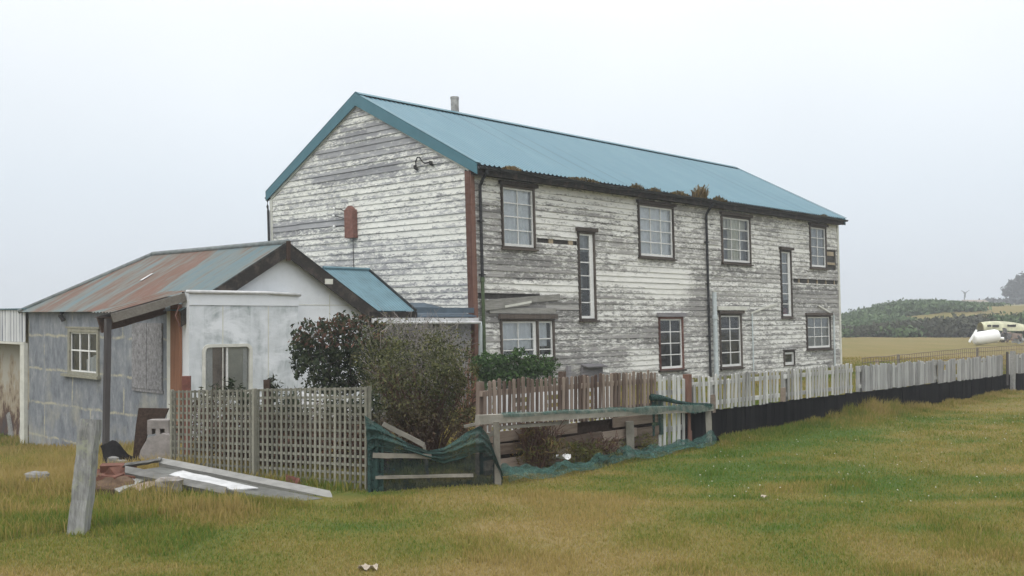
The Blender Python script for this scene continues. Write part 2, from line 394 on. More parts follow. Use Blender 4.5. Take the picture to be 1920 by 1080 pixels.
GREEN, OLIVE, TAN = (.100, .170, .028), (.228, .212, .046), (.358, .272, .100)
def grass_colour(m, t):
    return m.ramp(t, [(.06, GREEN), (.40, OLIVE), (.82, TAN)])
def mat_grass():
    m = M('grass_blade', .8, .15)
    t = m.math('ADD', m.attr('wear'), m.math('MULTIPLY', m.math('SUBTRACT', m.attr('rnd'), .5), .55))
    c = grass_colour(m, t); m.col(c)
    tl = m.n('ShaderNodeBsdfTranslucent'); m.set(tl.inputs['Color'], c)
    a = m.n('ShaderNodeMixShader'); a.inputs[0].default_value = .35
    m.set(a.inputs[1], m.b.outputs[0]); m.set(a.inputs[2], tl.outputs[0]); m.shader(a.outputs[0]); return m.mat
mat['grass'] = mat_grass()
def mat_ground():
    m = M('turf', .95, .1)
    f1 = m.noise(m.co(), 9, 6, .75); f2 = m.noise(m.co(), 55, 3, .7); f3 = m.noise(m.co((.25, 1, 1)), .35, 5, .65)
    t = m.math('ADD', m.attr('wear'), m.math('MULTIPLY', m.math('SUBTRACT', f1, .5), .5))
    t = m.math('ADD', t, m.math('MULTIPLY', m.math('SUBTRACT', f3, .5), .35))
    c = grass_colour(m, t)
    c = m.mix(m.ramp(f2, [(.3, .4), (.6, 0)]), c, (.08, .07, .028))
    c = m.mix(1, c, (.64, .635, .74), 'MULTIPLY'); m.col(c).bump(f2, .02, .7); return m.mat
mat['ground'] = mat_ground()

def mat_roof():
    m = M('teal_corrugated_iron', .42, .45)
    n = m.noise(m.co((1, .25, .25)), 3, 4, .6); n2 = m.noise(m.co((1, .12, .12)), 14, 3, .6)
    c = m.ramp(n, [(.3, (.080, .170, .212)), (.7, (.100, .198, .240))])
    sp = m.n('ShaderNodeSeparateXYZ'); m.set(sp.inputs[0], m.tc.outputs['Object'])
    u = m.math('DIVIDE', sp.outputs[0], .762); wn_ = m.n('ShaderNodeTexWhiteNoise'); wn_.noise_dimensions = '1D'; m.set(wn_.inputs['W'], m.math('FLOOR', u))
    c = m.mix(m.math('MULTIPLY', wn_.outputs[0], .35), c, (.075, .165, .215))
    lap = m.math('LESS_THAN', m.math('FRACT', u), .035); c = m.mix(m.math('MULTIPLY', lap, .5), c, (.04, .09, .12))
    c = m.mix(m.ramp(n2, [(.55, 0), (.8, .35)]), c, (.15, .225, .26))
    c = m.mix(m.ramp(m.noise(m.co((1, .3, .3)), 5, 5, .75), [(.62, 0), (.8, .5)]), c, (.16, .17, .13)); m.col(c); return m.mat
mat['roof'] = mat_roof()
def mat_rust_roof():
    m = M('rusting_corrugated_iron', .75, .3)
    v = m.co((.22, 1.6, .22)); n = m.noise(v, 3.5, 6, .72); n2 = m.noise(m.co((.35, 1, .35)), 1.1, 4, .6)
    f = m.math('ADD', m.math('MULTIPLY', n, .95), m.math('MULTIPLY', n2, .75))
    f = m.math('ADD', m.math('SUBTRACT', f, .35), m.math('MULTIPLY', m.math('SUBTRACT', m.attr('wear'), .5), .36))
    c = m.ramp(f, [(.30, (.095, .15, .165)), (.42, (.125, .158, .158)), (.52, (.135, .125, .105)), (.60, (.13, .075, .052)), (.72, (.15, .068, .045))])
    c = m.mix(m.ramp(m.noise(v, 11, 4, .7), [(.48, 0), (.7, .55)]), c, (.175, .17, .15))
    c = m.mix(m.ramp(m.noise(v, 7, 5, .75), [(.54, 0), (.72, .6)]), c, (.075, .05, .04))
    w = m.n('ShaderNodeTexWave'); w.bands_direction = 'Y'; w.inputs['Scale'].default_value = 2 * math.pi / .076 / 20
    m.set(w.inputs['Vector'], m.tc.outputs['Object'])
    m.col(c).bump(w.outputs[0], .02, .8); return m.mat
mat['rust_roof'] = mat_rust_roof()
def mat_render():
    m = M('stained_white_board', .8, .2)
    a = m.ramp(m.noise(m.co((.5, .5, 1)), 2.1, 5, .65, .4), [(.37, 0), (.56, 1)])
    b = m.ramp(m.noise(m.co((2.2, 2.2, .5)), 3.2, 5, .7), [(.45, .1), (.7, 1)])
    k = m.math('MULTIPLY', m.math('MULTIPLY', a, m.math('ADD', m.math('MULTIPLY', b, .7), .45)), m.attr('wear'))
    c = m.mix(k, (.67, .69, .715), (.25, .285, .29))
    c = m.mix(m.ramp(m.noise(m.co(), 9, 5, .7), [(.5, 0), (.8, .3)]), c, (.5, .53, .52)); m.col(c)
    m.bump(m.noise(m.co(), 14, 3), .004, .4); return m.mat
mat['render'] = mat_render()
def mat_sheet():
    m = M('blue_grey_flat_sheet', .8, .2)
    br = m.n('ShaderNodeTexBrick'); br.inputs['Scale'].default_value = 1; br.offset = .37
    br.inputs['Brick Width'].default_value = 2.3; br.inputs['Row Height'].default_value = .72; br.inputs['Mortar Size'].default_value = .04
    br.inputs['Mortar Smooth'].default_value = .9
    cb = m.n('ShaderNodeCombineXYZ'); sp = m.n('ShaderNodeSeparateXYZ'); m.set(sp.inputs[0], m.tc.outputs['Object'])
    wb = m.math('MULTIPLY', m.math('SUBTRACT', m.noise(m.co(), 1.6, 4, .7), .5), .16)
    m.set(cb.inputs[0], m.math('ADD', sp.outputs[1], wb)); m.set(cb.inputs[1], m.math('ADD', sp.outputs[2], m.math('ADD', wb, .28))); m.set(br.inputs['Vector'], cb.outputs[0])
    n = m.noise(m.co((1, 1, .55)), 3.2, 8, .78); n2 = m.noise(m.co(), 1.1, 4, .65)
    c = m.ramp(n, [(.32, (.095, .104, .118)), (.46, (.17, .184, .205)), (.56, (.225, .238, .255)), (.7, (.37, .37, .36))])
    j = m.math('MULTIPLY', br.outputs['Fac'], m.ramp(m.noise(m.co(), 3.4, 5, .75), [(.40, 0), (.56, .9)]))
    c = m.mix(j, c, (.43, .40, .29))
    c = m.mix(m.ramp(m.math('ADD', m.noise(m.co((1, 1.6, .5)), 2.3, 5, .7), m.math('MULTIPLY', sp.outputs[2], -.16)), [(.62, 0), (.78, .7)]), c, (.16, .09, .06))
    c = m.mix(m.ramp(m.math('ADD', n2, m.math('MULTIPLY', sp.outputs[2], -.07)), [(.5, 0), (.7, .7)]), c, (.36, .345, .28))
    m.col(c).bump(n, .006, .5); return m.mat
mat['sheet'] = mat_sheet()
mat['cement'] = mat_plain('speckled_cement_board', (.22, .215, .22), .95, .6, 15)
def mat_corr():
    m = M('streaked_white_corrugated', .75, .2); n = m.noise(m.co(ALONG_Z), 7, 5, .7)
    f = m.math('ADD', m.math('MULTIPLY', n, .7), m.math('MULTIPLY', m.attr('wear'), .35))  # streaks, plus shade painted into the rib valleys
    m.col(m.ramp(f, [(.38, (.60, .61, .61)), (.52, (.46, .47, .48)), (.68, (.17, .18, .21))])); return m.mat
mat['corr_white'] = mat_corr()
def mat_inner():
    m = M('rust_stained_board', .9, .1); n = m.noise(m.co((1, 1, .6)), 2.4, 6, .7); sp = m.n('ShaderNodeSeparateXYZ'); m.set(sp.inputs[0], m.tc.outputs['Object'])
    f = m.math('ADD', n, m.math('MULTIPLY', sp.outputs[2], -.14))
    m.col(m.ramp(f, [(.26, (.36, .34, .29)), (.38, (.30, .25, .18)), (.47, (.10, .06, .045)), (.62, (.07, .065, .07))])); return m.mat
mat['stained_inner'] = mat_inner()
mat['cream_board'] = mat_plain('cream_board', (.55, .545, .49), .8, .2, 4)
mat['fascia_pale'] = mat_plain('pale_fascia', (.50, .50, .50), .7, .3, 5)
mat['ridge_grey'] = mat_plain('dull_grey_ridge', (.17, .19, .19), .8, .4, 6)
mat['beige'] = mat_plain('beige_board', (.44, .43, .37), .8, .2, 4)
mat['beige_brown'] = mat_plain('beige_brown_board', (.30, .235, .195), .8, .3, 4)
mat['tan_frame'] = mat_plain('grey_tan_frame', (.25, .24, .19), .85, .3, 9)
mat['flat_roof'] = mat_plain('blue_grey_flat_roof', (.075, .105, .135), .6, .3, 4)
mat['shed_teal'] = mat_plain('faded_blue_iron', (.095, .17, .20), .6, .25, 3.5)

# ------------------------------------------------------------------ ground, one sheet to the horizon
def ground_tan(x, y):
    """0 lush green .. 1 dry tan, by place"""
    x = np.asarray(x, float); y = np.asarray(y, float)
    t = .51 + .55 * (vnoise(x, y, 2.3, 3) - .5) + .5 * (vnoise(x, y * 1.6, .6, 4) - .5) + .3 * (vnoise(x, y, 6.5, 5) - .5)
    for cx, cy, rx, ry, rot, a in ((3.6, 14.2, 2.6, .95, .9, -.55), (6.8, 17.6, 2.2, 1.3, .8, -.25), (-3.9, 8.3, .75, .7, 0, -.65), (-3.0, 9.6, .9, .35, 0, -.45),
                                   (-.3, 7.9, .9, .35, 0, -.35), (1.2, 11.2, 1.9, .5, .5, -.45), (-1.3, 8.9, 1.2, .5, 0, -.2), (-3.3, 7.3, .8, .25, 0, -.2),
                                   (2.8, 9.5, 1.6, .8, 0, .12), (3.2, 8, 1.2, .6, 0, .15), (-.8, 7.2, 1.3, .25, 0, .1), (-3.6, 9.1, 1.4, .35, 0, .3),
                                   (-4.5, 11.5, 2, 1.5, 0, .15), (6.5, 14, 2, 2, 0, .05)):
        c, s = math.cos(rot), math.sin(rot); u = ((x - cx) * c + (y - cy) * s) / rx; w = (-(x - cx) * s + (y - cy) * c) / ry
        t = t + (a * .46 if a < 0 else a) * np.exp(-(u * u + w * w))
    t = np.where(y > 40, t * .45 + .44 - .06 * S((y - 90) / 50), t)
    return np.clip(t, 0, 1)
def axis_steps(a, b, fine, lo, hi):
    s = list(np.arange(lo, hi + 1e-6, fine)); st = fine; p = hi
    while p < b: st *= 1.14; p += st; s.append(p)
    st = fine; p = lo; pre = []
    while p > a: st *= 1.14; p -= st; pre.append(p)
    return np.array(pre[::-1] + s)
gx = axis_steps(-1500, 1500, .3, -14, 22); gy = axis_steps(-300, 2400, .3, 3, 34)
XX, YY = np.meshgrid(gx, gy); V = np.stack([XX.ravel(), YY.ravel(), gz(XX, YY).ravel()], 1)
nx_, ny_ = len(gx), len(gy); I = (np.arange(ny_ - 1)[:, None] * nx_ + np.arange(nx_ - 1)[None]).ravel()
Fq = np.stack([I, I + 1, I + nx_ + 1, I + nx_], 1)
g = link_np('ground', V, Fq, mat['ground'], None, {'wear': ground_tan(XX, YY).ravel()}, True); tag(g, kind='structure')

def blades(n, sampler, hfun, wfun, wear_add=0.0, bend=.45, seed=1):
    r = np.random.default_rng(seed); x, y = sampler(r, n)
    h = hfun(x, y, r); keep = h > .004; x, y, h = x[keep], y[keep], h[keep]; n = len(x)
    z = gz(x, y) - .01; a = r.random(n) * 2 * np.pi; w = wfun(x, y, r) * (.6 + .8 * r.random(n))
    dx, dy = np.cos(a) * w, np.sin(a) * w; b = r.random(n) * 2 * np.pi; k = h * bend * r.random(n)
    V = np.empty((n, 5, 3))
    V[:, 0] = np.stack([x - dx, y - dy, z], 1); V[:, 1] = np.stack([x + dx, y + dy, z], 1)
    mx_, my_ = x + np.cos(b) * k * .35, y + np.sin(b) * k * .35
    V[:, 2] = np.stack([mx_ + dx * .7, my_ + dy * .7, z + h * .6], 1); V[:, 3] = np.stack([mx_ - dx * .7, my_ - dy * .7, z + h * .6], 1)
    V[:, 4] = np.stack([x + np.cos(b) * k, y + np.sin(b) * k, z + h], 1)
    i = np.arange(n) * 5
    F3 = np.concatenate([np.stack([i, i + 1, i + 2], 1), np.stack([i, i + 2, i + 3], 1), np.stack([i + 3, i + 2, i + 4], 1)])
    t = np.clip(ground_tan(x, y) + wear_add + (h > .12) * .18, 0, 1.1)
    return V.reshape(-1, 3), F3, {'wear': np.repeat(t, 5), 'rnd': np.repeat(r.random(n), 5)}
def free_of_buildings(x, y):
    X = (x - C0.x) * E1.x + (y - C0.y) * E1.y; Y = (x - C0.x) * E2.x + (y - C0.y) * E2.y
    house = (X > 0) & (X < 17.8) & (Y > 0) & (Y < 8); shed = (X > -6.95) & (X < 0) & (Y > 0) & (Y < 7)
    return ~(house | shed)
def lawn(r, n):
    d = 5.2 * (44 / 5.2) ** r.random(n); m = np.where(r.random(n) < .8, r.uniform(-.56, .56, n), r.uniform(-1.05, 1.05, n)); return m * d, d
def lawn_h(x, y, r):
    w = E1.x * x + E1.y * y; v = E2.x * x + E2.y * y + FV
    h = .022 + .022 * r.random(len(x)) + .03 * S((vnoise(x, y, .5, 8) - .55) / .3)
    rough = np.where((x < -2.2) & (y > 8.8), 1, 0) * S((vnoise(x, y, 1.1, 9) - .3) / .3)
    h = h + rough * (.05 + .1 * r.random(len(x)))
    h = h + np.exp(-((v + .22) / .22) ** 2) * S((vnoise(x, y, .9, 12) - .3) / .4) * .14 * r.random(len(x)) * (w > 13)   # long grass at the fence foot
    h = h + (v > .25) * .10 * r.random(len(x)) * np.where((w > 7) & (w < 13) & (v < 1), .3, 1)
    h = h * np.where(y > 18, .8, 1)
    ax, ay, bx_, by = -3.9, 10.75, -1.85, 9.85; tt = np.clip(((x - ax) * (bx_ - ax) + (y - ay) * (by - ay)) / ((bx_ - ax) ** 2 + (by - ay) ** 2), 0, 1)
    dist = np.hypot(x - ax - tt * (bx_ - ax), y - ay - tt * (by - ay)); h = h * np.where(dist < .45, .3, 1)
    return np.where(free_of_buildings(x, y), h, 0)
Vb, Fb, At = blades(500000, lawn, lawn_h, lambda x, y, r: .0016 + .00036 * y, 0, .7, 3)
o = link_np('grass', Vb, Fb, mat['grass'], None, At); tag(o, 'short green and straw coloured grass across the foreground', 'grass', kind='stuff')
def seedy(r, n):
    c = r.random(n)
    m = np.where(c < .62, r.uniform(-.53, -.30, n), r.uniform(-.30, .12, n)); d = np.where(c < .62, r.uniform(8.7, 14.5, n), r.uniform(8.6, 10.2, n)); return m * d, d
def seedy_h(x, y, r):
    w = S((vnoise(x, y, .8, 21) - .42) / .25) * np.where((np.abs(x + 2.85) < 1.15) & (np.abs(y - 10.25 + .44 * (x + 2.85)) < .5), 0, 1) * np.where(x > -2.1, .35, 1) * np.where(y < 9.0, .55, 1)
    return np.where(free_of_buildings(x, y), w * (.10 + .16 * r.random(len(x))), 0)
Vb, Fb, At = blades(26000, seedy, seedy_h, lambda x, y, r: .0035 + 0 * x, .25, .5, 5)
o = link_np('long_dry_grass', Vb, Fb, mat['grass'], None, At); tag(o, 'long straw coloured seeding grass around the rubbish and leaning post', 'grass', kind='stuff')
def scrappy(r, n):
    t = r.random(n); o_ = r.normal(size=n) * .12; x = -4.05 + 2.1 * t; y = 10.12 - .62 * t - np.abs(o_); return x + .1 * r.normal(size=n), y
Vb, Fb, At = blades(5200, scrappy, lambda x, y, r: S((vnoise(x, y, .25, 71) - .3) / .4) * (.025 + .085 * r.random(len(x))), lambda x, y, r: .0035 + 0 * x, .15, .5, 8)
o = link_np('rubbish_weeds', Vb, Fb, mat['grass'], None, At); tag(o, 'tufts of straw grass growing up round the fallen grey planks', 'grass', kind='stuff')
def weedy(r, n):
    px = r.uniform(1350, 1905, n); off = -r.random(n) ** 1.5 * .9 - .03
    m = (px - 960) / F_PX; y = (-FV + off) / (E2.y + E2.x * m); return m * y, y
def weedy_h(x, y, r):
    m = x / y * F_PX + 960; v = E2.x * x + E2.y * y + FV
    clump = np.exp(-((m - 1635) / 75) ** 2) + .5 * S((vnoise(x, y, .45, 31) - .25) / .4)
    return clump * (.07 + .21 * r.random(len(x))) * np.exp(-(-v / .55) ** 2)
Vb, Fb, At = blades(32000, weedy, weedy_h, lambda x, y, r: .006 + 0 * x, .12, .6, 6)
o = link_np('fence_foot_grass', Vb, Fb, mat['grass'], None, At); tag(o, 'tall brownish grass growing along the tarred foot of the white fence', 'grass', kind='stuff')

r_ = np.random.default_rng(19); n = 200
px = r_.uniform(1300, 1930, n); d = r_.uniform(9.5, 19, n); x = (px - 960) / F_PX * d; y = d
k = (ground_tan(x, y) < .55) | (r_.random(n) < .18); x, y = x[k], y[k]; n = len(x); z = gz(x, y) + .05
V = np.repeat(np.stack([x, y, z], 1)[:, None], 4, 1); sz = .0075 * (.6 + .8 * r_.random(n))
for q, (a, b, c) in enumerate(((-1, 0, 0), (0, -.7, -.5), (1, 0, 0), (0, .7, .6))): V[:, q] += np.stack([a * sz, b * sz, c * sz], 1)
o = link_np('clover_flowers', V.reshape(-1, 3), np.arange(4 * n).reshape(n, 4), mat['paper_white']); tag(o, 'tiny white clover flowers dotted over the greener grass', 'flowers', kind='stuff')

# ------------------------------------------------------------------ the main house
HL, HW = 17.45, 7.97
EZ, RZ, OV = 5.12, 7.30, .28
RY = HW / 2
OVR = .14
def roof_z(Y): return EZ + (RZ - EZ) * ((Y + OV) if Y <= RY else (HW + OV - Y)) / (RY + OV)
house = thing('main_house', 'long two storey weatherboard house with peeling white paint and teal iron roof', 'house', C0, TH)
PITCH, PROUD = .147, .020
def siding(T2, u0, u1, z0, z1, openings, wear, top=None, seg=.35, seed=1):
    """overlapping weatherboards; T2(u, out, z) -> builder coordinates"""
    r = random.Random(seed); mb = MB(Th)
    rows = int(math.ceil((z1 - z0) / PITCH))
    for k in range(rows):
        a = z0 + k * PITCH; b = a + PITCH; br = r.random()
        us = {u0, u1}
        joints = []; u = u0 + r.uniform(.8, 3.5)
        while u < u1: joints.append(u); us.add(u); u += r.uniform(1.5, 4.2)
        n = int((u1 - u0) / seg)
        for i in range(1, n): us.add(u0 + (u1 - u0) * i / n)
        for o_ in openings:
            for e in (o_[0], o_[1]):
                if u0 < e < u1: us.add(e)
        if top:
            for i in range(41): us.add(u0 + (u1 - u0) * i / 40)
        us = sorted(us); sag = {}; cur = 0.0; tilt = 0.0; s0 = u0
        for i in range(len(us) - 1):
            ua, ub = us[i], us[i + 1]
            if ub - ua < 1e-5: continue
            if ua in joints or i == 0: br = r.random(); cur = r.uniform(-.006, .006); tilt = r.uniform(-.004, .004) * (3.5 if r.random() < .07 else 1); s0 = ua; pr = PROUD + r.uniform(-.004, .006); er = r.uniform(-.02, .34)
            um = (ua + ub) / 2
            iv = [(a, b)]
            for (oa, ob, oz0, oz1) in openings:
                if oa < um < ob:
                    nv = []
                    for p, q in iv:
                        if oz1 <= p or oz0 >= q: nv.append((p, q)); continue
                        if oz0 > p + .004: nv.append((p, oz0))
                        if oz1 < q - .004: nv.append((oz1, q))
                    iv = nv
            for p, q in iv:
                ta = top(ua) if top else 1e9; tb = top(ub) if top else 1e9
                qa, qb = min(q, ta), min(q, tb)
                if max(qa, qb) <= p + 1e-4: continue
                qa, qb = max(qa, p + 1e-4), max(qb, p + 1e-4)
                wob = lambda u: (cur + tilt * (u - s0)) if abs(p - a) < 1e-6 else 0
                pa, pb = p + wob(ua), p + wob(ub)
                out = lambda z: pr * (b - z) / PITCH
                vs = [T2(ua, out(p), pa), T2(ub, out(p), pb), T2(ub, out(qb) - .001, qb + .002), T2(ua, out(qa) - .001, qa + .002),
                      T2(ua, -.006, pa), T2(ub, -.006, pb)]
                e_ = er; w = [wear(ua, p) + e_, wear(ub, p) + e_, wear(ub, q) - e_, wear(ua, q) - e_, wear(ua, p) + e_, wear(ub, p) + e_]
                mb.add(vs, [(0, 1, 2, 3), (4, 5, 1, 0)], wear=w, rnd=br)
    return mb

# windows of the long wall: top-left and bottom-right corner as seen, columns, rows, kind
WINS = [
    ((937, 345), (1003, 468), 2, 4, 'curtain', 'frame', dict(stile=.08)),
    ((1081, 433), (1117, 600), 1, 6, 'dark', 'frame', dict(right=.14)),
    ((1194, 380), (1263, 486), 3, 4, 'curtain', 'frame', {}),
    ((1350, 402), (1407, 496), 3, 4, 'mixed', 'frame', {}),
    ((1461, 468), (1485, 595), 1, 6, 'tallgrey', 'frame', dict(right=.14)),
    ((1516, 422), (1549, 504), 2, 4, 'grey', 'frame', {}),
    ((936, 598), (1039, 672), 3, 2, 'half', 'frame', dict(mull=True)),
    ((1233, 594), (1281, 692), 2, 4, 'dark', 'frame_red', {}),
    ((1347, 588), (1391, 688), 2, 4, 'dark', 'frame', {}),
    ((1510, 591), (1557, 653), 3, 3, 'grey', 'frame', {}),
    ((1468, 658), (1489, 685), 1, 1, 'vent', 'frame', {}),
]
rects = []
for tl, br, *_ in WINS:
    X0, z1 = on_front(*tl); X1, z0 = on_front(*br); rects.append((X0, X1, z0, z1))
gaps = []
def gap(px0, px1, py0, py1):
    X0, zt = on_front(px0, py0); X1, zb = on_front(px1, py1)
    gaps.append((X0, X1, min(zt, zb), max(zt, zb)))
gap(1006, 1081, 453, 462); gap(905, 1012, 551, 562); gap(1549, 1567, 468, 507); gap(1487, 1570, 526, 534)
gaps[0] = (gaps[0][0], gaps[0][1], gaps[0][2] + .02, gaps[0][2] + .13)
gaps[1] = (.12, gaps[1][1], gaps[1][2] + .0, gaps[1][2] + .13)
gaps[3] = (gaps[3][0], HL - .02, gaps[3][2], gaps[3][2] + .14)
def nv(u, z, s, k): return float(vnoise(u, z * 3, s, k))
patches = []
def patch(px0, py0, px1, py1, amt, side=False):
    if side: Xa, za = on_side(px0, py0); Xb, zb = on_side(px1, py1); X0, X1 = min(Xa, Xb), max(Xa, Xb)
    else: X0, za = on_front(px0, py0); X1, zb = on_front(px1, py1)
    patches.append((side, X0, X1, min(za, zb), max(za, zb), amt))
patch(1000, 400, 1090, 455, -.35); patch(1120, 440, 1190, 480, .12); patch(905, 375, 935, 400, .25); patch(905, 460, 1080, 530, .05)
patch(905, 530, 1080, 550, -.5); patch(905, 562, 1080, 600, .4); patch(1120, 515, 1230, 535, -.4); patch(1225, 510, 1290, 560, -.45)
patch(1290, 505, 1315, 590, .3); patch(1050, 610, 1230, 670, .22); patch(1190, 655, 1232, 690, -.5); patch(1487, 536, 1570, 600, .35)
patch(1005, 345, 1190, 395, -.3); patch(1408, 420, 1510, 480, -.15); patch(905, 320, 935, 375, -.3); patch(1330, 490, 1460, 530, .2)
patch(1490, 640, 1570, 690, .2); patch(1320, 395, 1350, 460, -.1)
patch(600, 290, 790, 262, .55, True); patch(650, 262, 760, 225, .45, True); patch(590, 345, 745, 308, .5, True)
patch(515, 440, 655, 405, .55, True); patch(670, 415, 872, 390, .35, True); patch(520, 395, 600, 375, .1, True); patch(840, 480, 875, 455, .2, True)
def wear_fn(side):
    ps = [p for p in patches if p[0] == side]
    def f(u, z):
        t = .47 if not side else .36 + .05 * max(0, z - 4)
        t += (.5 if not side else .35) * (nv(u, z, 2.6, 41 + side) - .5)
        for _, a, b, c, d, amt in ps:
            du = max(a - u, u - b, 0) / .35; dz = max(c - z, z - d, 0) / .06
            e = du + dz
            if e < 1: t += amt * (1 - e)
        return t
    return f
shr = .02
ops = [(a + shr, b - shr, c + shr, d - shr) for a, b, c, d in rects] + gaps
siding(lambda u, o_, z: (u, -o_, z), .10, HL, -.7, EZ - .07, ops, wear_fn(False), seed=3).link('front_wall', mat['siding_long'], house)
siding(lambda u, o_, z: (-o_, u, z), .16, HW, -.75, RZ, [], wear_fn(True), top=lambda u: roof_z(u) - .08, seed=4).link('gable_wall', mat['siding_gable'], house)
# the unseen walls, plain boards
siding(lambda u, o_, z: (u, HW + o_, z), 0, HL, -1.1, EZ - .07, [], lambda u, z: .5, seg=3, seed=5).link('rear_wall', mat['siding_plain'], house)
siding(lambda u, o_, z: (HL + o_, u, z), 0, HW, -.7, RZ, [], lambda u, z: .5, top=lambda u: roof_z(u) - .08, seg=3, seed=6).link('end_wall', mat['siding_plain'], house)
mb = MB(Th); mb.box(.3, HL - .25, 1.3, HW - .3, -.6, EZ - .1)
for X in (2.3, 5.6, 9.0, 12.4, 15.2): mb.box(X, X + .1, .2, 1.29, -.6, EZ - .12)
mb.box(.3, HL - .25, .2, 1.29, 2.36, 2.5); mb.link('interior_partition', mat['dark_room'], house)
for a, b, c, d in gaps: mb = MB(Th); mb.box(a - .1, b + (.1 if b < HL - .2 else 0), .035, .05, c - .1, d + .1); mb.link('sheathing', mat['sheathing'], house)
def stud(*q): mb = MB(Th); mb.box(*q); mb.link('exposed_stud', mat['stud'], house)
for i, (a, b, c, d) in enumerate(gaps):
    if i == 2: stud(a, b, .008, .033, c + .18, c + .26); stud(a, b - .1, .012, .030, d - .2, d - .06)
    elif i != 1:
        n = 5 if i == 3 else 2
        for k in range(n):
            x = a + (b - a) * (k + .6) / n; stud(x, x + (.06 if i == 3 else .16), .004, .034, c, d)

def window(idx, tl, br, cols, rows, kind, fr, opt):
    X0, X1, z0, z1 = rects[idx]; mb = MB(Th); cw = .055
    if kind == 'vent': cw = .04
    mb.box(X0, X0 + cw, -.05, .06, z0, z1, .003); mb.box(X1 - cw, X1, -.05, .06, z0, z1, .003)
    mb.box(X0 + cw + .001, X1 - cw - .001, -.048, .06, z1 - cw, z1 - .001); mb.box(X0 + cw + .001, X1 - cw - .001, -.048, .06, z0 + .001, z0 + cw * .7)
    xm = None
    if opt.get('mull'): xm = X0 + (X1 - X0) * .655; mb.box(xm, xm + .07, -.046, .05, z0 + cw * .7 + .001, z1 - cw - .001)
    w = mb.link('window', mat[fr], house)
    big = idx in (6, 7); h = .11 if big else .085
    if kind != 'vent':
        l = MB(Th); l.box(X0 - .05, X1 + .07, -.105, .02, z1 + .002, z1 + h, .006); l.link('lintel', mat['lintel_grey'] if idx in (7,) else mat['frame'], w)
        s_ = MB(Th); s_.box(X0 - .04, X1 + .05, -.095, .02, z0 - .045, z0 - .002, .005); s_.link('sill', mat['frame'], w)
    else:
        l = MB(Th); l.box(X0 - .02, X1 + .04, -.08, .02, z1 + .002, z1 + .04); l.link('lintel', mat['frame'], w)
    sb = MB(Th); gb = MB(Th)
    xs = [(X0 + cw, X1 - cw)] if xm is None else [(X0 + cw, xm), (xm + .07, X1 - cw)]
    zt, zb = z1 - cw, z0 + cw * .7; st = .045 if kind != 'vent' else .07
    for q, (a, b) in enumerate(xs):
        rt = opt.get('right', st) if q == len(xs) - 1 else .09
        e = .002
        sb.box(a + e, a + st, -.012, .03, zb + e, zt - e); sb.box(b - rt, b - e, -.014, .032, zb + e, zt - e)
        sb.box(a + st + e, b - rt - e, -.011, .029, zt - st, zt - e); sb.box(a + st + e, b - rt - e, -.011, .029, zb + e, zb + st + .02)
        n = cols if xm is None else (2 if q == 0 else 1)
        ia, ib, ic, id_ = a + st, b - rt, zb + st + .02, zt - st
        for i in range(1, n): x = ia + (ib - ia) * i / n; sb.box(x - .013, x + .013, -.006, .022, ic + e, id_ - e)
        for i in range(1, rows):
            z = ic + (id_ - ic) * i / rows
            for k in range(n):
                x0 = ia + (ib - ia) * k / n + (.014 if k else e); x1 = ia + (ib - ia) * (k + 1) / n - (.014 if k < n - 1 else e)
                sb.box(x0, x1, -.005, .021, z - .013, z + .013)
        if idx == 6: sb.box(ia + e, ib - e, -.0045, .02, ic + (id_ - ic) * .15, ic + (id_ - ic) * .15 + .024)
        gb.add([(ia, .010, ic), (ib, .010, ic), (ib, .010, id_), (ia, .010, id_)], [(0, 1, 2, 3)])
    sb.link('sash', mat['sash'], w)
    gb.link('pane', mat['glass'], w)
    def curt(a, b, zlo, zhi, m, name='curtain', amp=.036, per=.21, Y=.07):
        c = MB(Th); ph = random.random() * 6
        c.grid(lambda u, v: (a + (b - a) * u, Y + amp * math.sin(2 * math.pi * u * (b - a) / per + ph + .6 * math.sin(5 * u)) * (.5 + .5 * (1 - v)), zlo + (zhi - zlo) * v), 36, 4)
        c.link(name, mat[m], w, True)
    a, b = X0 - .03, X1 + .03
    if kind == 'curtain': curt(a, b, z0 - .03, z1 + .03, 'curtain')
    elif kind == 'grey': curt(a, b, z0 - .03, z1 + .03, 'curtain_grey')
    elif kind == 'mixed':
        w3 = (b - a) / 3; curt(a + w3 * .95, a + 2 * w3 * 1.02, z0 - .03, z1 + .03, 'curtain_yellow')
        curt(a, b, z0 - .03, z1 + .03, 'curtain_grey', Y=.2); curt(a, b, z1 - .42, z1 + .03, 'curtain_yellow', Y=.15)
    elif kind == 'tallgrey':
        curt(a, b, z0 + .55, z1, 'curtain_grey'); curt(a, b, z0 - .03, z0 + .3, 'curtain_red')
    elif kind == 'half':
        curt(a, a + (b - a) * .6, z0 + .25, z1 + .03, 'curtain'); curt(a, b, z0 - .05, z0 + .62, 'curtain_grey', Y=.3)
        curt(a + (b - a) * .68, a + (b - a) * .9, z0 + .3, z1, 'curtain')
    elif idx == 1: curt(a, b, z1 - .5, z1, 'curtain_grey'); curt(a, b, z0 + .55, z0 + 1.3, 'curtain_grey', Y=.3)
    elif idx == 8: curt(a, a + .25, z0, z1, 'curtain_grey', Y=.35)
for i, wv in enumerate(WINS): window(i, *wv)
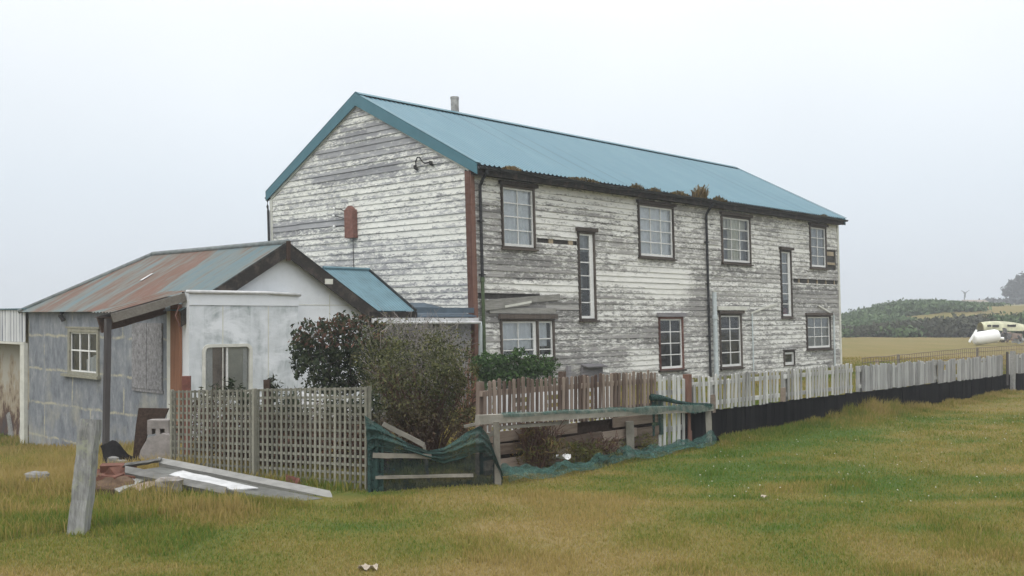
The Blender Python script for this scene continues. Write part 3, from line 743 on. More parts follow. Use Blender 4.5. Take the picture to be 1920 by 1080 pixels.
# white hood over the near end's doorless window, small hood near the ground
X0, X1, z0, z1 = rects[8]
mb = MB(Th); mb.box(X0 - .15, X1 + .22, -.10, -.022, z1 + .10, z1 + .22, .004); mb.link('window_hood', mat['cream_board'], house)
Xa, za = on_front(1087, 684); Xb, zb = on_front(1125, 701)
mb = MB(Th); mb.beam((Xa, -.14, za - .03), (Xb, -.14, za - .03), .22, .03, (0, -.25, 1)); mb.box(Xa, Xb, -.10, -.022, zb - .35, za - .06); mb.link('vent_hatch', mat['lintel_grey'], house)
Xa, za = on_front(1062, 690); mb = MB(Th); mb.box(Xa - .05, Xa + .07, -.1, -.022, za - .4, za + .05, .005); mb.link('meter_box', mat['lintel_grey'], house)
# loose boards
def board(p, q, wd, out_=-.05, th=.018):
    mb = MB(Th); Xa, za = on_front(*p); Xb, zb = on_front(*q); mb.beam((Xa, out_, za), (Xb, out_ + .01, zb), th, wd, (0, 0, 1), 4, .004, wear=.8)
    mb.link('loose_board', mat['loose_grey'], house)
board((905, 569), (1048, 557), .15, -.045); board((903, 578), (990, 568), .11, -.062); board((915, 582), (1040, 583), .13, -.04)
for p, q in (((1405, 587), (1453, 569)), ((1532, 573), (1557, 588)), ((943, 575), (993, 566))):
    Xa, za = on_front(*p); Xb, zb = on_front(*q); mb = MB(Th); mb.beam((Xa, -.06, za), (Xb, -.055, zb), .02, .05, wear=0); mb.link('pale_batten', mat['cream_board'], house)
# corner boards
mb = MB(Th); mb.box(-.035, .0, -.02, .15, -.7, EZ - .1, .003); mb.box(-.033, .085, -.045, -.021, -.7, EZ - .1, .002); mb.link('corner_board', mat['brown_post'], house)
mb = MB(Th); mb.box(HL - .01, HL + .1, -.035, .1, -.7, EZ - .1); mb.link('corner_board', mat['cream_board'], house)
mb = MB(Th); mb.box(-.032, .0, HW - .06, HW + .06, -.75, EZ - .1); mb.link('corner_board', mat['cream_board'], house)
# rake trim under the barge boards
mb = MB(Th)
for s in (0, 1):
    f = lambda Y: (Y if not s else HW - Y)
    mb.beam((-.024, f(.0), roof_z(.0) - .20), (-.024, f(RY - .005), roof_z(RY) - .20), .03, .12, (0, 0, 1))
mb.link('rake_trim', mat['cream_board'], house)

# roof: corrugated iron in two slopes
XA, XB = -.06, HL + .05
def slope(far, name):
    n = int((XB - XA) / .15 * 10); xs = np.linspace(XA, XB, n); amp = .024 * np.maximum(-.35, np.sin(2 * np.pi * xs / .15))
    mb = MB(Th); vs = []
    for Y in ((-OV, RY - .02) if not far else (HW + OVR, RY + .02)):
        for x, a in zip(xs, amp): vs.append((x, Y, roof_z(Y) + .02 + a))
    mb.add(vs, [(i, i + 1, n + i + 1, n + i) for i in range(n - 1)], rnd=.5); return mb.link(name, mat['roof'], house, True)
slope(False, 'roof'); rf = slope(True, 'roof')
mb = MB(Th)
for s in (-1, 1):
    mb.beam((XA - .01, RY + s * .085, RZ + .035), (XB + .01, RY + s * .085, RZ + .035), .19, .008, (0, s * .5, 1))
mb.link('ridge_cap', mat['teal_trim'], rf)
for xa in (XA - .03, XB + .012):
    for s in (0, 1):
        mb = MB(Th); f = (lambda Y: Y) if not s else (lambda Y: HW - Y)
        vs = []
        for Y in (-(OVR if s else OV) - .02, RY - .001):
            for x in (xa, xa + .022):
                vs += [(x, f(Y), roof_z(Y) + .045), (x, f(Y), roof_z(Y) - (.20 if Y < 1 else .27))]
        mb.add(vs, [(0, 1, 5, 4), (2, 6, 7, 3), (0, 4, 6, 2), (1, 3, 7, 5), (0, 2, 3, 1), (4, 5, 7, 6)])
        # top flashing folded over the roof edge
        o2 = OVR if s else OV; mb.beam((xa + .07, f(-o2 - .02), roof_z(-o2) + .052), (xa + .07, f(RY - .003), roof_z(RY) + .052), .15, .006, (0, 0, 1))
        mb.link('barge_board', mat['teal_trim'], house)
mb = MB(Th); mb.box(XA + .03, XB - .03, -OV + .02, -OV + .045, EZ - .2, EZ - .015); mb.box(XA + .03, XB - .03, -OV + .046, -.03, EZ - .19, EZ - .17); mb.link('fascia', mat['black_wood'], house)
mb = MB(Th); mb.box(XA + .03, XB - .03, HW + OVR - .045, HW + OVR - .02, EZ - .13, EZ + .05); mb.link('fascia', mat['black_wood'], house)
def gutter(Y, name='gutter'):
    mb = MB(Th); pts = []
    n = 46; rad = .062; vs = []; fs = []
    for i in range(n + 1):
        x = XA + (XB + .05 - XA) * i / n; sag = -.02 * math.sin(i * 1.3) * .5 - (.03 if 5 < i < 14 else 0) * random.random()
        for k in range(7):
            t = math.pi + math.pi * k / 6; vs.append((x, Y + rad * math.cos(t), EZ - .03 + sag + rad * math.sin(t)))
    for i in range(n):
        for k in range(6): fs.append((i * 7 + k, i * 7 + k + 1, i * 7 + 8 + k, i * 7 + 7 + k))
    fs += [tuple(range(7)), tuple(n * 7 + k for k in range(6, -1, -1))]
    mb.add(vs, fs); return mb.link(name, mat['gutter'], house, True)
gutter(-OV - .055); gutter(HW + OVR + .05)
# flue above the ridge
Xf, zf = on_front(853, 205, RY + .25)
mb = MB(Th); mb.tube([(Xf, RY + .25, RZ - .4), (Xf, RY + .25, RZ + .52)], .112, 14); mb.tube([(Xf, RY + .25, RZ + .48), (Xf, RY + .25, RZ + .54)], .122, 14)
mb.link('flue', mat['flue'], rf, False)
# downpipes of the long wall
def downpipe(px, m, zlow, r=.037, foot=None):
    X, _ = on_front(px, 560); mb = MB(Th)
    mb.tube([(X - .02, -OV - .055, EZ - .07), (X - .02, -OV - .05, EZ - .16), (X - .01, -.19, EZ - .27), (X, -.085, EZ - .42), (X, -.08, EZ - .6), (X, -.08, 3.4), (X, -.08, zlow)], r, 9)
    for z in [q for q in (1.2, 2.7, 3.9) if q > zlow]: mb.box(X - .06, X + .06, -.13, -.022, z, z + .03)
    return X, mb.link('downpipe', mat[m], house, False)
downpipe(901, 'pipe_black', 2.6); Xd, _ = downpipe(1324, 'pipe_black', -.4)
X1_, _ = on_front(901, 560); mb = MB(Th); mb.tube([(X1_, -.08, 2.66), (X1_, -.08, 2.56), (X1_, -.08, 2.55), (X1_, -.08, -.5)], [.05, .05, .04, .04], 9); mb.link('downpipe', mat['pipe_green'], house)
mb = MB(Th); X_, zt = on_front(1332, 548); mb.tube([(X_, -.13, zt), (X_, -.13, -.4)], .065, 12); mb.tube([(X_, -.13, 1.7), (X_, -.13, 1.82)], .08, 12); mb.link('soil_pipe', mat['pipe_white'], house)
mb = MB(Th); X_, zt = on_front(1407, 588); mb.tube([(X_, -.06, zt), (X_, -.06, -.3)], .022, 8); mb.link('waste_pipe', mat['pipe_white'], house)
mb = MB(Th); X_, zt = on_front(1560, 590); mb.tube([(X_, -.06, zt), (X_, -.06, -.3)], .03, 8); mb.link('waste_pipe', mat['pipe_white'], house)
mb = MB(Th); mb.tube([(-.04, HW + OVR, EZ - .1), (-.06, HW + .12, EZ - .3), (-.08, HW + .06, EZ - .42), (-.08, HW + .06, .5)], .035, 8); mb.link('downpipe', mat['pipe_black'], house)
# things screwed to the gable
Ya, zt = on_side(655, 389); Yb, zb = on_side(672, 446)
mb = MB(Th); mb.box(-.17, -.025, Yb, Ya, zb, zt - .08, .004); mb.beam((-.10, (Ya + Yb) / 2, zt - .09), (-.10, (Ya + Yb) / 2, zt + .02), abs(Ya - Yb) * .9, .14, (1, 0, 0), w2=.06, h2=.1)
bx = mb.link('fuse_box', mat['rust_iron'], house)
mb = MB(Th)
for p in (((655, 400), (645, 393), (636, 392)), ((655, 412), (644, 408), (634, 405)), ((654, 425), (644, 424), (635, 426))):
    ps = [(-.06 - .03 * i, *on_side(*q)) for i, q in enumerate(p)]; mb.tube(ps, .014, 6)
mb.link('bracket', mat['iron'], house)
for q in ((635, 392), (634, 406), (635, 426)):
    mb = MB(Th); Y, z = on_side(*q); mb.tube([(-.14, Y, z - .05), (-.14, Y, z), (-.14, Y, z + .04)], [.02, .04, .022], 8); mb.link('insulator', mat['ceramic'], house)
mb = MB(Th); pts = [(783, 314), (784, 303), (788, 296), (793, 296), (797, 303), (801, 307), (808, 305), (813, 304)]
mb.tube([(-.05 - .05 * math.sin(i * .5), *on_side(*q)) for i, q in enumerate(pts)], .017, 6)
for q in ((784, 314), (813, 306)):
    Y, z = on_side(*q); mb.tube([(-.03, Y, z - .05), (-.1, Y, z - .02), (-.1, Y, z + .04)], .035, 8)
mb.link('lamp_bracket', mat['iron'], house)
mb = MB(Th); mb.tube([(-.035, *on_side(664, 446)), (-.035, *on_side(664.5, 480)), (-.035, *on_side(665, 508))], .008, 5); mb.link('cable', mat['iron'], house)

# plants rooted in the gutter
def tuft(name, label, cat, base, w, h, n, m, group=None, T=Th, seed=1, lean=.6):
    r = random.Random(seed); mb = MB(T)
    t = thing(name, label, cat, T(*base), TH, group)
    for i in range(n):
        a = r.uniform(-w, w); b = r.uniform(-.05, .05); hh = h * r.uniform(.35, 1) * (1 - .6 * abs(a) / w)
        p = Vector(base) + Vector((a, b, 0)); q = p + Vector((r.uniform(-lean, lean) * hh, r.uniform(-lean, lean) * hh, hh))
        d = Vector((r.uniform(-1, 1), r.uniform(-1, 1), .2)).normalized() * .012
        mb.add([tuple(p - d), tuple(p + d), tuple(q + d * 1.5), tuple(q - d)], [(0, 1, 2, 3)], wear=0)
    mb.link('foliage', mat[m], t); return t
for i, (px, py, w, h, n, m, lab) in enumerate((
        (1312, 375, .34, .42, 240, 'weed', 'rusty bushy weed sprouting from the gutter above the middle downpipe'),
        (1350, 383, .32, .18, 120, 'moss', 'low brown moss in the gutter just beyond the bushy weed'),
        (1195, 358, .22, .17, 110, 'moss', 'small dark tuft in the gutter above the second upper window'),
        (1228, 363, .25, .13, 100, 'moss', 'flat moss strip in the gutter beside the small dark tuft'),
        (1275, 371, .38, .14, 130, 'moss', 'long dark moss strip in the gutter before the bushy weed'),
        (960, 322, .30, .13, 100, 'weed', 'pale yellow moss tuft in the gutter above the first upper window'),
        (1095, 341, .6, .10, 150, 'moss', 'thin moss line along the gutter over the narrow window'),
        (1545, 408, .3, .09, 70, 'moss', 'small moss tuft in the gutter near the far roof end'))):
    X, z = on_front(px, py, -OV - .055); tuft('gutter_plant', lab, 'weed', (X, -OV - .055, EZ - .02), w, h, n, m, 'plants in the roof gutter', seed=i)

# ------------------------------------------------------------------ the gabled shed before the house
SX0, SX1, SE, SR = -6.95, -2.94, 1.93, 3.12
SXM = (SX0 + SX1) / 2; SYB, SRY = 6.92, 5.17
shed = thing('gabled_shed', 'low white fronted shed with black barge boards and rusty iron roof', 'shed', Tl(SX0, 0, -.5), TH)
mb = MB(Tl)
mb.add([(SX0, 0, -.9), (SX1, 0, -.9), (SX1, 0, SE), (SXM, 0, SR - .02), (SX0, 0, SE)], [(0, 1, 2, 3, 4)], wear=.15)
mb.box(SX1 - .02, SX1, .01, SYB, -1.2, SE); mb.box(SX0 + .3, SX1 - .1, SYB - .05, SYB, -1.2, SE)
mb.link('wall', mat['render'], shed)
WY = -.25                                                # front screen wall with the flat top
wx0, wt = on_front(382, 649, WY, 0); wx1, wb = on_front(470, 728, WY, 0); wb -= .12
PX0, PX1, PZ = SX0 - .03, -4.78, 2.21
mb = MB(Tl)
def wallrect(x0, x1, z0, z1, w):
    mb.grid(lambda u, v: (x0 + (x1 - x0) * u, WY, z0 + (z1 - z0) * v), 4, 4, wear=lambda u, v: w)
wallrect(PX0, wx0, -.9, 1.98, .6); wallrect(wx1, PX1, -.9, 1.98, .8); wallrect(wx0, wx1, wt, 1.98, 1.15); wallrect(wx0, wx1, -.9, wb, .5)
mb.add([(PX0, WY, -.9), (PX0, 0, -.9), (PX0, 0, PZ), (PX0, WY, PZ)], [(0, 1, 2, 3)]); mb.add([(PX1, 0, -.9), (PX1, WY, -.9), (PX1, WY, PZ), (PX1, 0, PZ)], [(0, 1, 2, 3)])
mb.box(PX0 - .002, PX1 + .002, WY - .014, WY + .05, 1.984, PZ - .03, wear=.1)
mb.link('screen_wall', mat['render'], shed)
mb = MB(Tl); mb.tube([(PX0 - .06, WY - .03, PZ), (-5.5, WY - .03, PZ + .005), (PX1 + .03, WY - .03, PZ - .02)], .032, 8); mb.link('wall_capping', mat['fascia_pale'], shed, True)
mb = MB(Tl)
for x in (-6.35, -5.43, -4.77, -3.9): mb.box(x, x + .018, (WY if x < PX1 else 0) - .006, (WY if x < PX1 else 0) - .0005, -.8, 1.97 if x < PX1 else (2.2 if x > -4.5 else 1.97), wear=0)
mb.box(PX1 + .03, SX1 - .5, -.006, -.0005, 2.0, 2.015); mb.link('joint_strip', mat['cream_board'], shed)
# rounded caravan-type window in the screen wall
def round_rect(x0, x1, z0, z1, r, n=5):
    pts = []
    for cx, cz, a in ((x1 - r, z1 - r, 0), (x0 + r, z1 - r, 90), (x0 + r, z0 + r, 180), (x1 - r, z0 + r, 270)):
        for k in range(n + 1): t = math.radians(a + 90 * k / n); pts.append((cx + r * math.cos(t), cz + r * math.sin(t)))
    return pts
mb = MB(Tl); A = round_rect(wx0 - .03, wx1 + .03, wb - .03, wt + .03, .12); B = round_rect(wx0 + .025, wx1 - .025, wb + .025, wt - .025, .085); n = len(A)
vs = [(x, WY - .02, z) for x, z in A] + [(x, WY - .02, z) for x, z in B] + [(x, WY + .12, z) for x, z in A] + [(x, WY + .12, z) for x, z in B]
fs = []
for i in range(n):
    k = (i + 1) % n; fs += [(i, k, n + k, n + i), (n + i, n + k, 3 * n + k, 3 * n + i), (2 * n + i, i, k, 2 * n + k)]
mb.add(vs, fs); win = mb.link('window', mat['cream_board'], shed)
xm = (wx0 + wx1) / 2
mb = MB(Tl); mb.box(xm - .02, xm + .015, WY + .01, WY + .05, wb + .03, wt - .03); mb.box(wx0 + .03, wx0 + .2, WY + .06, WY + .085, wb + .03, wt - .03); mb.box(wx1 - .12, wx1 - .03, WY + .06, WY + .085, wb + .03, wt - .03); mb.link('sash', mat['sash'], win)
mb = MB(Tl); mb.add([(wx0, WY + .03, wb), (wx1, WY + .03, wb), (wx1, WY + .03, wt), (wx0, WY + .03, wt)], [(0, 1, 2, 3)]); mb.link('pane', mat['glass'], win)
mb = MB(Tl); mb.box(wx0 - .02, xm, WY + .07, WY + .08, wb - .02, wt + .02); mb.link('inner_board', mat['beige_brown'], win)
mb = MB(Tl); mb.box(xm + .002, wx1 + .02, WY + .07, WY + .082, wb - .02, wt + .02); mb.link('inner_board', mat['beige'], win)
# barge boards of the shed gable
for s in (0, 1):
    mb = MB(Tl); xe = SX0 - .12 if not s else SX1 + .12; ze = SE - .08
    vs = []
    for x, z in ((xe, ze), (SXM, SR + .02)):
        for y in (-.16, -.13): vs += [(x, y, z + .04), (x, y, z - .24)]
    mb.add(vs, [(0, 1, 5, 4), (2, 6, 7, 3), (0, 4, 6, 2), (1, 3, 7, 5), (0, 2, 3, 1), (4, 5, 7, 6)])
    mb.link('barge_board', mat['black_wood'], shed)
mb = MB(Tl); mb.box(SXM - .04, SXM + .05, -.178, -.162, SR - .3, SR + .07); mb.link('finial_board', mat['brown_dark'], shed)
mb = MB(Tl); Xq, zq = on_front(620, 528, -.17, 0); mb.box(Xq - .13, Xq + .05, -.175, -.162, zq - .05, zq + .05); mb.link('torn_sign', mat['cream_board'], shed)
# shed roof: near slope (rusty, hipped at the far end), hip, far slope
RISE = (SR - SE) / (SXM - SX0)
def sroof(x): return SE + RISE * (x - SX0) if x <= SXM else SE + RISE * (SX1 - x)
mb = MB(Tl); EX = .14
def near(u, v):
    Y = -.17 + (SYB + .2 + .17) * u; top = SXM if Y < SRY else SXM + (SX0 - EX - SXM) * (Y - SRY) / (SYB + .2 - SRY)
    x = SX0 - EX + (top - SX0 + EX) * v; return (x, Y, sroof(x) + .035)
def near_wear(u, v):
    Y = -.17 + (SYB + .37) * u; b = 1.75 + .5 * v
    t = .08 if Y < b else .78
    if Y > 3.4: t = .62 - .12 * min(1, (Y - 3.4) / 2)
    return t + (.3 * (float(vnoise(Y, v * 2, .7, 61)) - .5))
mb.grid(near, 70, 10, wear=near_wear, rnd=.5); near_roof = mb.link('roof', mat['rust_roof'], shed, True)
mb = MB(Tl)
mb.grid(lambda u, v: (SX1 + EX + (SXM - SX1 - EX) * v, -.17 + (SYB + .37 - (SYB + .2 - SRY) * v) * u, sroof(SX1 + (SXM - SX1) * v) + .035 - EX * RISE * (1 - v)), 20, 6)
mb.add([(SX0 - EX, SYB + .2, SE - EX * RISE + .035), (SX1 + EX, SYB + .2, SE - EX * RISE + .035), (SXM, SRY, SR + .035)], [(0, 1, 2)])
mb.link('roof', mat['shed_teal'], shed)
mb = MB(Tl); mb.tube([(SXM, -.16, SR + .05), (SXM, SRY, SR + .05)], .055, 8); mb.tube([(SXM, SRY, SR + .05), (SX0 - EX, SYB + .2, SE - EX * RISE + .045)], .05, 8); mb.link('ridge_cap', mat['ridge_grey'], near_roof, True)
mb = MB(Tl); Yq, zq = on_side(268, 509, -6.0, 0); zq = sroof(-6.0)
mb.beam((-6.05, Yq, sroof(-6.05) + .052), (-5.8, Yq, sroof(-5.8) + .052), .09, .008, (-RISE, 0, 1)); mb.link('bare_patch', mat['dirty_sheet'], near_roof)
# side wall of flat blue-grey sheets with a window
wy0, wz1 = on_side(187, 617, SX0, 0); wy1, wz0 = on_side(130, 700, SX0, 0)
mb = MB(Tl)
def srect(y0, y1, z0, z1): mb.add([(SX0, y0, z0), (SX0, y1, z0), (SX0, y1, z1), (SX0, y0, z1)], [(3, 2, 1, 0)])
srect(.0, wy0, -1.3, SE); srect(wy1, SYB, -1.3, SE); srect(wy0, wy1, -1.3, wz0); srect(wy0, wy1, wz1, SE)
mb.link('side_wall', mat['sheet'], shed)
mb = MB(Tl); X = SX0
for a, b, c, d in ((wy0, wy0 + .07, wz0, wz1), (wy1 - .1, wy1, wz0, wz1), (wy0 + .071, wy1 - .101, wz1 - .07, wz1), (wy0 + .071, wy1 - .101, wz0, wz0 + .05)): mb.box(X - .04, X + .06, a, b, c, d)
mb.box(X - .08, X + .01, wy0 - .05, wy1 + .25, wz0 - .06, wz0 - .003); mb.box(X - .05, X + .01, wy0 - .05, wy1 + .08, wz1 + .003, wz1 + .04)
sw = mb.link('window', mat['tan_frame'], shed)
mb = MB(Tl); a, b, c, d = wy0 + .072, wy1 - .102, wz0 + .052, wz1 - .072
for k in range(4): y = a + (b - a) * k / 3; mb.box(X - .005, X + .025, max(a, y - .02), min(b, y + .02), c, d)
for z in (c + .015, (c + d) / 2 + .03, d - .015):
    for k in range(3): mb.box(X - .003, X + .022, a + (b - a) * k / 3 + .021, a + (b - a) * (k + 1) / 3 - .021, z - .015, z + .015)
mb.link('sash', mat['sash'], sw)
mb = MB(Tl); mb.add([(X + .01, a, c), (X + .01, b, c), (X + .01, b, d), (X + .01, a, d)], [(3, 2, 1, 0)]); mb.link('pane', mat['glass'], sw)
mb = MB(Tl); mb.grid(lambda u, v: (X + .12 + .02 * math.sin(30 * u), a + (b - a) * (.0 + .6 * u), c - .05 + (.5 - .2 * u) * v), 24, 3); mb.link('curtain', mat['curtain'], sw, True)
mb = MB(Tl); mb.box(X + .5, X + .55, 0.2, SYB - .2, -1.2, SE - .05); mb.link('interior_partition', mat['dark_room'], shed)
# boarded doorway, jamb and brown post at the near corner
dy0, dz1 = on_side(306, 606, SX0, 0); dy1, dz0 = on_side(250, 726, SX0, 0)
mb = MB(Tl); w = (dy1 - dy0) / 2
for k in range(2): mb.box(X - .03 - .004 * k, X - .003, dy0 + w * k + .006, dy0 + w * (k + 1) - .006, dz0, dz1)
mb.box(X - .022, X - .002, dy0 - .02, dy1 + .02, dz0 - .06, dz0 - .003); mb.link('boarded_door', mat['cement'], shed)
mb = MB(Tl); mb.box(X - .05, X - .003, .36, .50, -1, 1.95); mb.link('door_jamb', mat['cream_board'], shed)
mb = MB(Tl); mb.box(X - .09, X - .035, -.02, .30, -.9, 2.0, .004); mb.link('corner_post', mat['rust_brown'], shed)
# porch: a sagging skillion in front of the side wall
PE, PZ0, PZ1, PD = -8.28, 1.80, 2.17, .75
mb = MB(Tl)
mb.grid(lambda u, v: (SX0 - .02 + (PE - SX0 + .02) * u, -.12 + PD * v, PZ1 + (PZ0 - PZ1) * u + .055 + .012 * math.sin(40 * v)), 14, 30, wear=lambda u, v: .8 - .25 * u, rnd=.5)
mb.link('porch_roof', mat['rust_roof'], shed, True)
mb = MB(Tl); mb.grid(lambda u, v: (SX0 - .02 + (PE + .05 - SX0) * u, -.08 + (PD - .06) * v, PZ1 + (PZ0 - PZ1) * u - .03), 2, 2)
mb.beam((SX0 - .1, PD - .25, PZ1 - .2), (PE + .1, PD - .2, PZ0 - .16), .05, .26, (0, 0, 1), 6, .012); mb.link('porch_ceiling', mat['brown_dark'], shed)
mb = MB(Tl); mb.beam((SX0 - .05, -.16, PZ1 - .05), (PE, -.16, PZ0 - .04), .04, .145, (0, 0, 1)); mb.link('porch_fascia', mat['porch_wood'], shed)
px_, pz_ = on_front(196, 612, -.03, 0)
mb = MB(Tl); mb.beam((px_ + .02, -.02, -.8), (px_ + .06, -.02, PZ0 - .05), .088, .09, (0, 1, 0), 3, .004); mb.link('porch_post', mat['porch_post'], shed)
mb = MB(Tl); mb.tube([(SX0 - .2, -.13, 2.14), (SX0 - .16, -.14, 1.95), (SX0 - .22, -.13, 1.8), (SX0 - .1, -.12, 1.55)], .012, 5); mb.link('hanging_cable', mat['rust_iron'], shed)
mb = MB(Tl); mb.tube([(SX0 - .05, 5.0, 1.88), (SX0 - .1, 4.95, 1.8), (SX0 - .06, 4.9, 1.7)], .05, 6); mb.link('eave_bracket', mat['iron'], shed)

# ------------------------------------------------------------------ link building between shed and house
lk = thing('lean_to', 'low grey lean-to with blue iron roof joining the shed to the house', 'lean-to', Tl(SX1, 0, -.4), TH)
mb = MB(Tl); mb.box(SX1 + .01, -.06, .03, 1.6, -.8, 1.72); mb.link('wall', mat['cement'], lk)
LX0, LX1 = -3.02, -1.82
mb = MB(Tl)
mb.grid(lambda u, v: (LX0 + (LX1 - LX0) * u, -.12 + 1.56 * v, 1.90 + .89 * v + .006 * math.sin(u * (LX1 - LX0) / .076 * 6.283)), 150, 1)
mb.grid(lambda u, v: (LX0 + (LX1 - LX0) * u, 3.0 - 1.56 * v, 1.90 + .89 * v + .006 * math.sin(u * (LX1 - LX0) / .076 * 6.283)), 150, 1)
mb.add([(LX1 - .02, 0, 1.8), (LX1 - .02, 2.88, 1.8), (LX1 - .02, 1.44, 2.74)], [(0, 1, 2)])
rl = mb.link('pitched_roof', mat['shed_teal'], lk, True)
mb = MB(Tl); mb.beam((LX1 + .01, -.14, 1.90), (LX1 + .01, 1.44, 2.80), .03, .07, (0, 0, 1)); mb.link('verge_trim', mat['gutter'], rl)
mb = MB(Tl); mb.tube([(LX0, 1.44, 2.81), (LX1 + .03, 1.44, 2.81)], .04, 6); mb.link('ridge_cap', mat['shed_teal'], rl)
mb = MB(Tl); mb.box(SX1 - .1, LX1 + .02, -.17, -.13, 1.76, 1.88); mb.link('fascia', mat['black_wood'], lk)
mb = MB(Tl)
mb.add([(LX1 + .02, -.14, 1.80), (-.06, -.14, 1.80), (-.06, 1.6, 2.1), (LX1 + .02, 1.6, 2.1), (LX1 + .02, -.14, 1.77), (-.06, -.14, 1.77)], [(0, 1, 2, 3), (4, 5, 1, 0)])
mb.box(LX1 + .02, -.06, -.06, -.02, 1.86, 1.975); mb.link('flat_roof', mat['flat_roof'], lk)
mb = MB(Tl); mb.box(SX1 - .05, -.04, -.19, -.16, 1.66, 1.755); mb.tube([(SX1 - .05, -.215, 1.66), (-.02, -.215, 1.65)], .03, 8); mb.link('gutter', mat['fascia_pale'], lk)
mb = MB(Tl); mb.tube([(-.02, -.2, 1.66), (.02, -.18, 1.55), (.03, -.17, -.5)], .045, 9); mb.link('downpipe', mat['pipe_white'], lk, True)
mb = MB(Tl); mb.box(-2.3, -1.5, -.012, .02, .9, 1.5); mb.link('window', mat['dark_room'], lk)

# ------------------------------------------------------------------ corrugated shed at the edge
cs = thing('corrugated_shed', 'white corrugated shed with dark open doorway beside the blue-grey wall', 'shed', Tl(SX0, SYB, -1), TH)
cy0 = SYB + .02; cyd, _ = on_side(40, 700, SX0 - .06, 0); CX = SX0 - .06
mb = MB(Tl)
nn = 300; ys = np.linspace(cy0 + .02, 11.5, nn); vs = []
for z in (1.22, 1.93):
    for y in ys: vs.append((CX - .024 * math.sin(2 * math.pi * y / .17), y, z))
mb.add(vs, [(i, nn + i, nn + i + 1, i + 1) for i in range(nn - 1)], wear=[.5 - .5 * math.sin(2 * math.pi * y / .17) for y in ys] * 2, rnd=.5); mb.link('upper_wall', mat['corr_white'], cs, True)  # valleys coloured darker in place of shade, so the ribs show
mb = MB(Tl); mb.box(CX - .03, CX + .05, cy0, cyd, -1.3, 1.2); mb.box(CX - .035, CX + .02, cy0 + .03, 11.5, 1.165, 1.215); mb.link('door_frame', mat['cream_board'], cs)
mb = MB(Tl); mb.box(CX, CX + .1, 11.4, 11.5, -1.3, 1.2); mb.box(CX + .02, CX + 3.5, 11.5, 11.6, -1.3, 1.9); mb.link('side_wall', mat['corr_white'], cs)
mb = MB(Tl); mb.box(CX - .05, CX + 3.5, cy0 + .02, 11.6, 1.94, 1.965); mb.link('roof', mat['shed_teal'], cs)
mb = MB(Tl); mb.box(CX + .35, CX + .4, cy0, 11.5, -1.3, 1.9, wear=.5); mb.link('inner_wall', mat['stained_inner'], cs)
mb = MB(Tl); r = random.Random(2)
for k in range(9):
    y = cyd + .1 + r.random() * 1.3; mb.beam((CX + .32, y, -1.2), (CX + .34, y + r.uniform(-.4, .4), -1.0 + r.random() * .9), .16, .03, (1, 0, 0), 2, .01)
mb.link('rubbish_boards', mat['grey_wood'], cs)

# ------------------------------------------------------------------ lattice fence
LA, LB = Vector((-3.97, 11.75, 0)), Vector((-1.49, 10.40, 0)); LD = (LB - LA); LL = LD.length; LD.normalize(); LN = Vector((-LD.y, LD.x, 0))
lat = thing('lattice_fence', 'weathered grey square lattice fence in front of the white shed', 'fence', LA, math.atan2(LD.y, LD.x))
def Tlat(u, o_, z): return LA + LD * u + LN * o_ + Vector((0, 0, z))
lz0 = lambda u: -.09 + .05 * u / LL; lz1 = lambda u: .93 + .135 * u / LL
half = LL * .47
for a, b, zoff in ((.03, half - .02, 0), (half + .035, LL - .01, .004)):
    mb = MB(Tlat); n = int((b - a) / .0635)
    for i in range(n + 1):
        u = a + (b - a) * i / n; mb.box(u - .0125, u + .0125, -.012, -.001, lz0(u) + random.uniform(-.02, .02), lz1(u) + zoff + random.uniform(-.006, .006), .0015)
    m_ = 12
    for k in range(m_ + 1):
        f = .03 + .955 * k / m_
        za, zb = lz0(a) + (lz1(a) - lz0(a)) * f, lz0(b) + (lz1(b) - lz0(b)) * f
        mb.beam((a - .01, .006, za + zoff), (b + .01, .006, zb + zoff), .012, .025, (0, 0, 1), 4, .0015)
    mb.link('lattice_panel', mat['lattice'], lat)
for u in (0, half, LL):
    mb = MB(Tlat); mb.beam((u, .035 if u != half else -.03, lz0(u) - .1), (u, .035 if u != half else -.03, lz1(u) + .01), .035, .05 if u == half else .035, (0, 1, 0), 2, .002); mb.link('post', mat['lattice'], lat)

# pieces seen through and above the lattice
for px, py0, py1, d, m, lab in ((350, 705, 740, 12.3, 'red_paint', 'short faded red post rising behind the lattice fence below the shed window'),
                                (501, 712, 745, 11.9, 'brown_dark', 'short dark brown post rising behind the middle of the lattice fence')):
    a = on_depth(px, py0, d); t = thing('garden_post', lab, 'post', (a.x, a.y, G(a.x, a.y)), 0, 'short posts behind the lattice')
    mb = MB(); mb.beam((a.x, a.y, G(a.x, a.y) - .1), (a.x, a.y, a.z), .095 if px < 400 else .07, .06, (0, 1, 0), 3, .005); mb.link('post', mat[m], t)
a = on_depth(560, 752, 12.4); b = on_depth(702, 800, 11.6); gzz = G(a.x, a.y)
t = thing('slatted_screen', 'white slatted screen standing low behind the lattice near the netting', 'panel', ((a.x + b.x) / 2, (a.y + b.y) / 2, gzz))
mb = MB()
for z in (.56, .66, .76): mb.beam((a.x, a.y, z + .06), (b.x, b.y, z + .06), .02, .075)
for f in (.05, .5, .95): p = a.lerp(b, f); mb.beam((p.x, p.y + .03, gzz), (p.x, p.y + .03, .86), .05, .03, (0, 1, 0))
mb.link('screen', mat['white_sheet'], t)

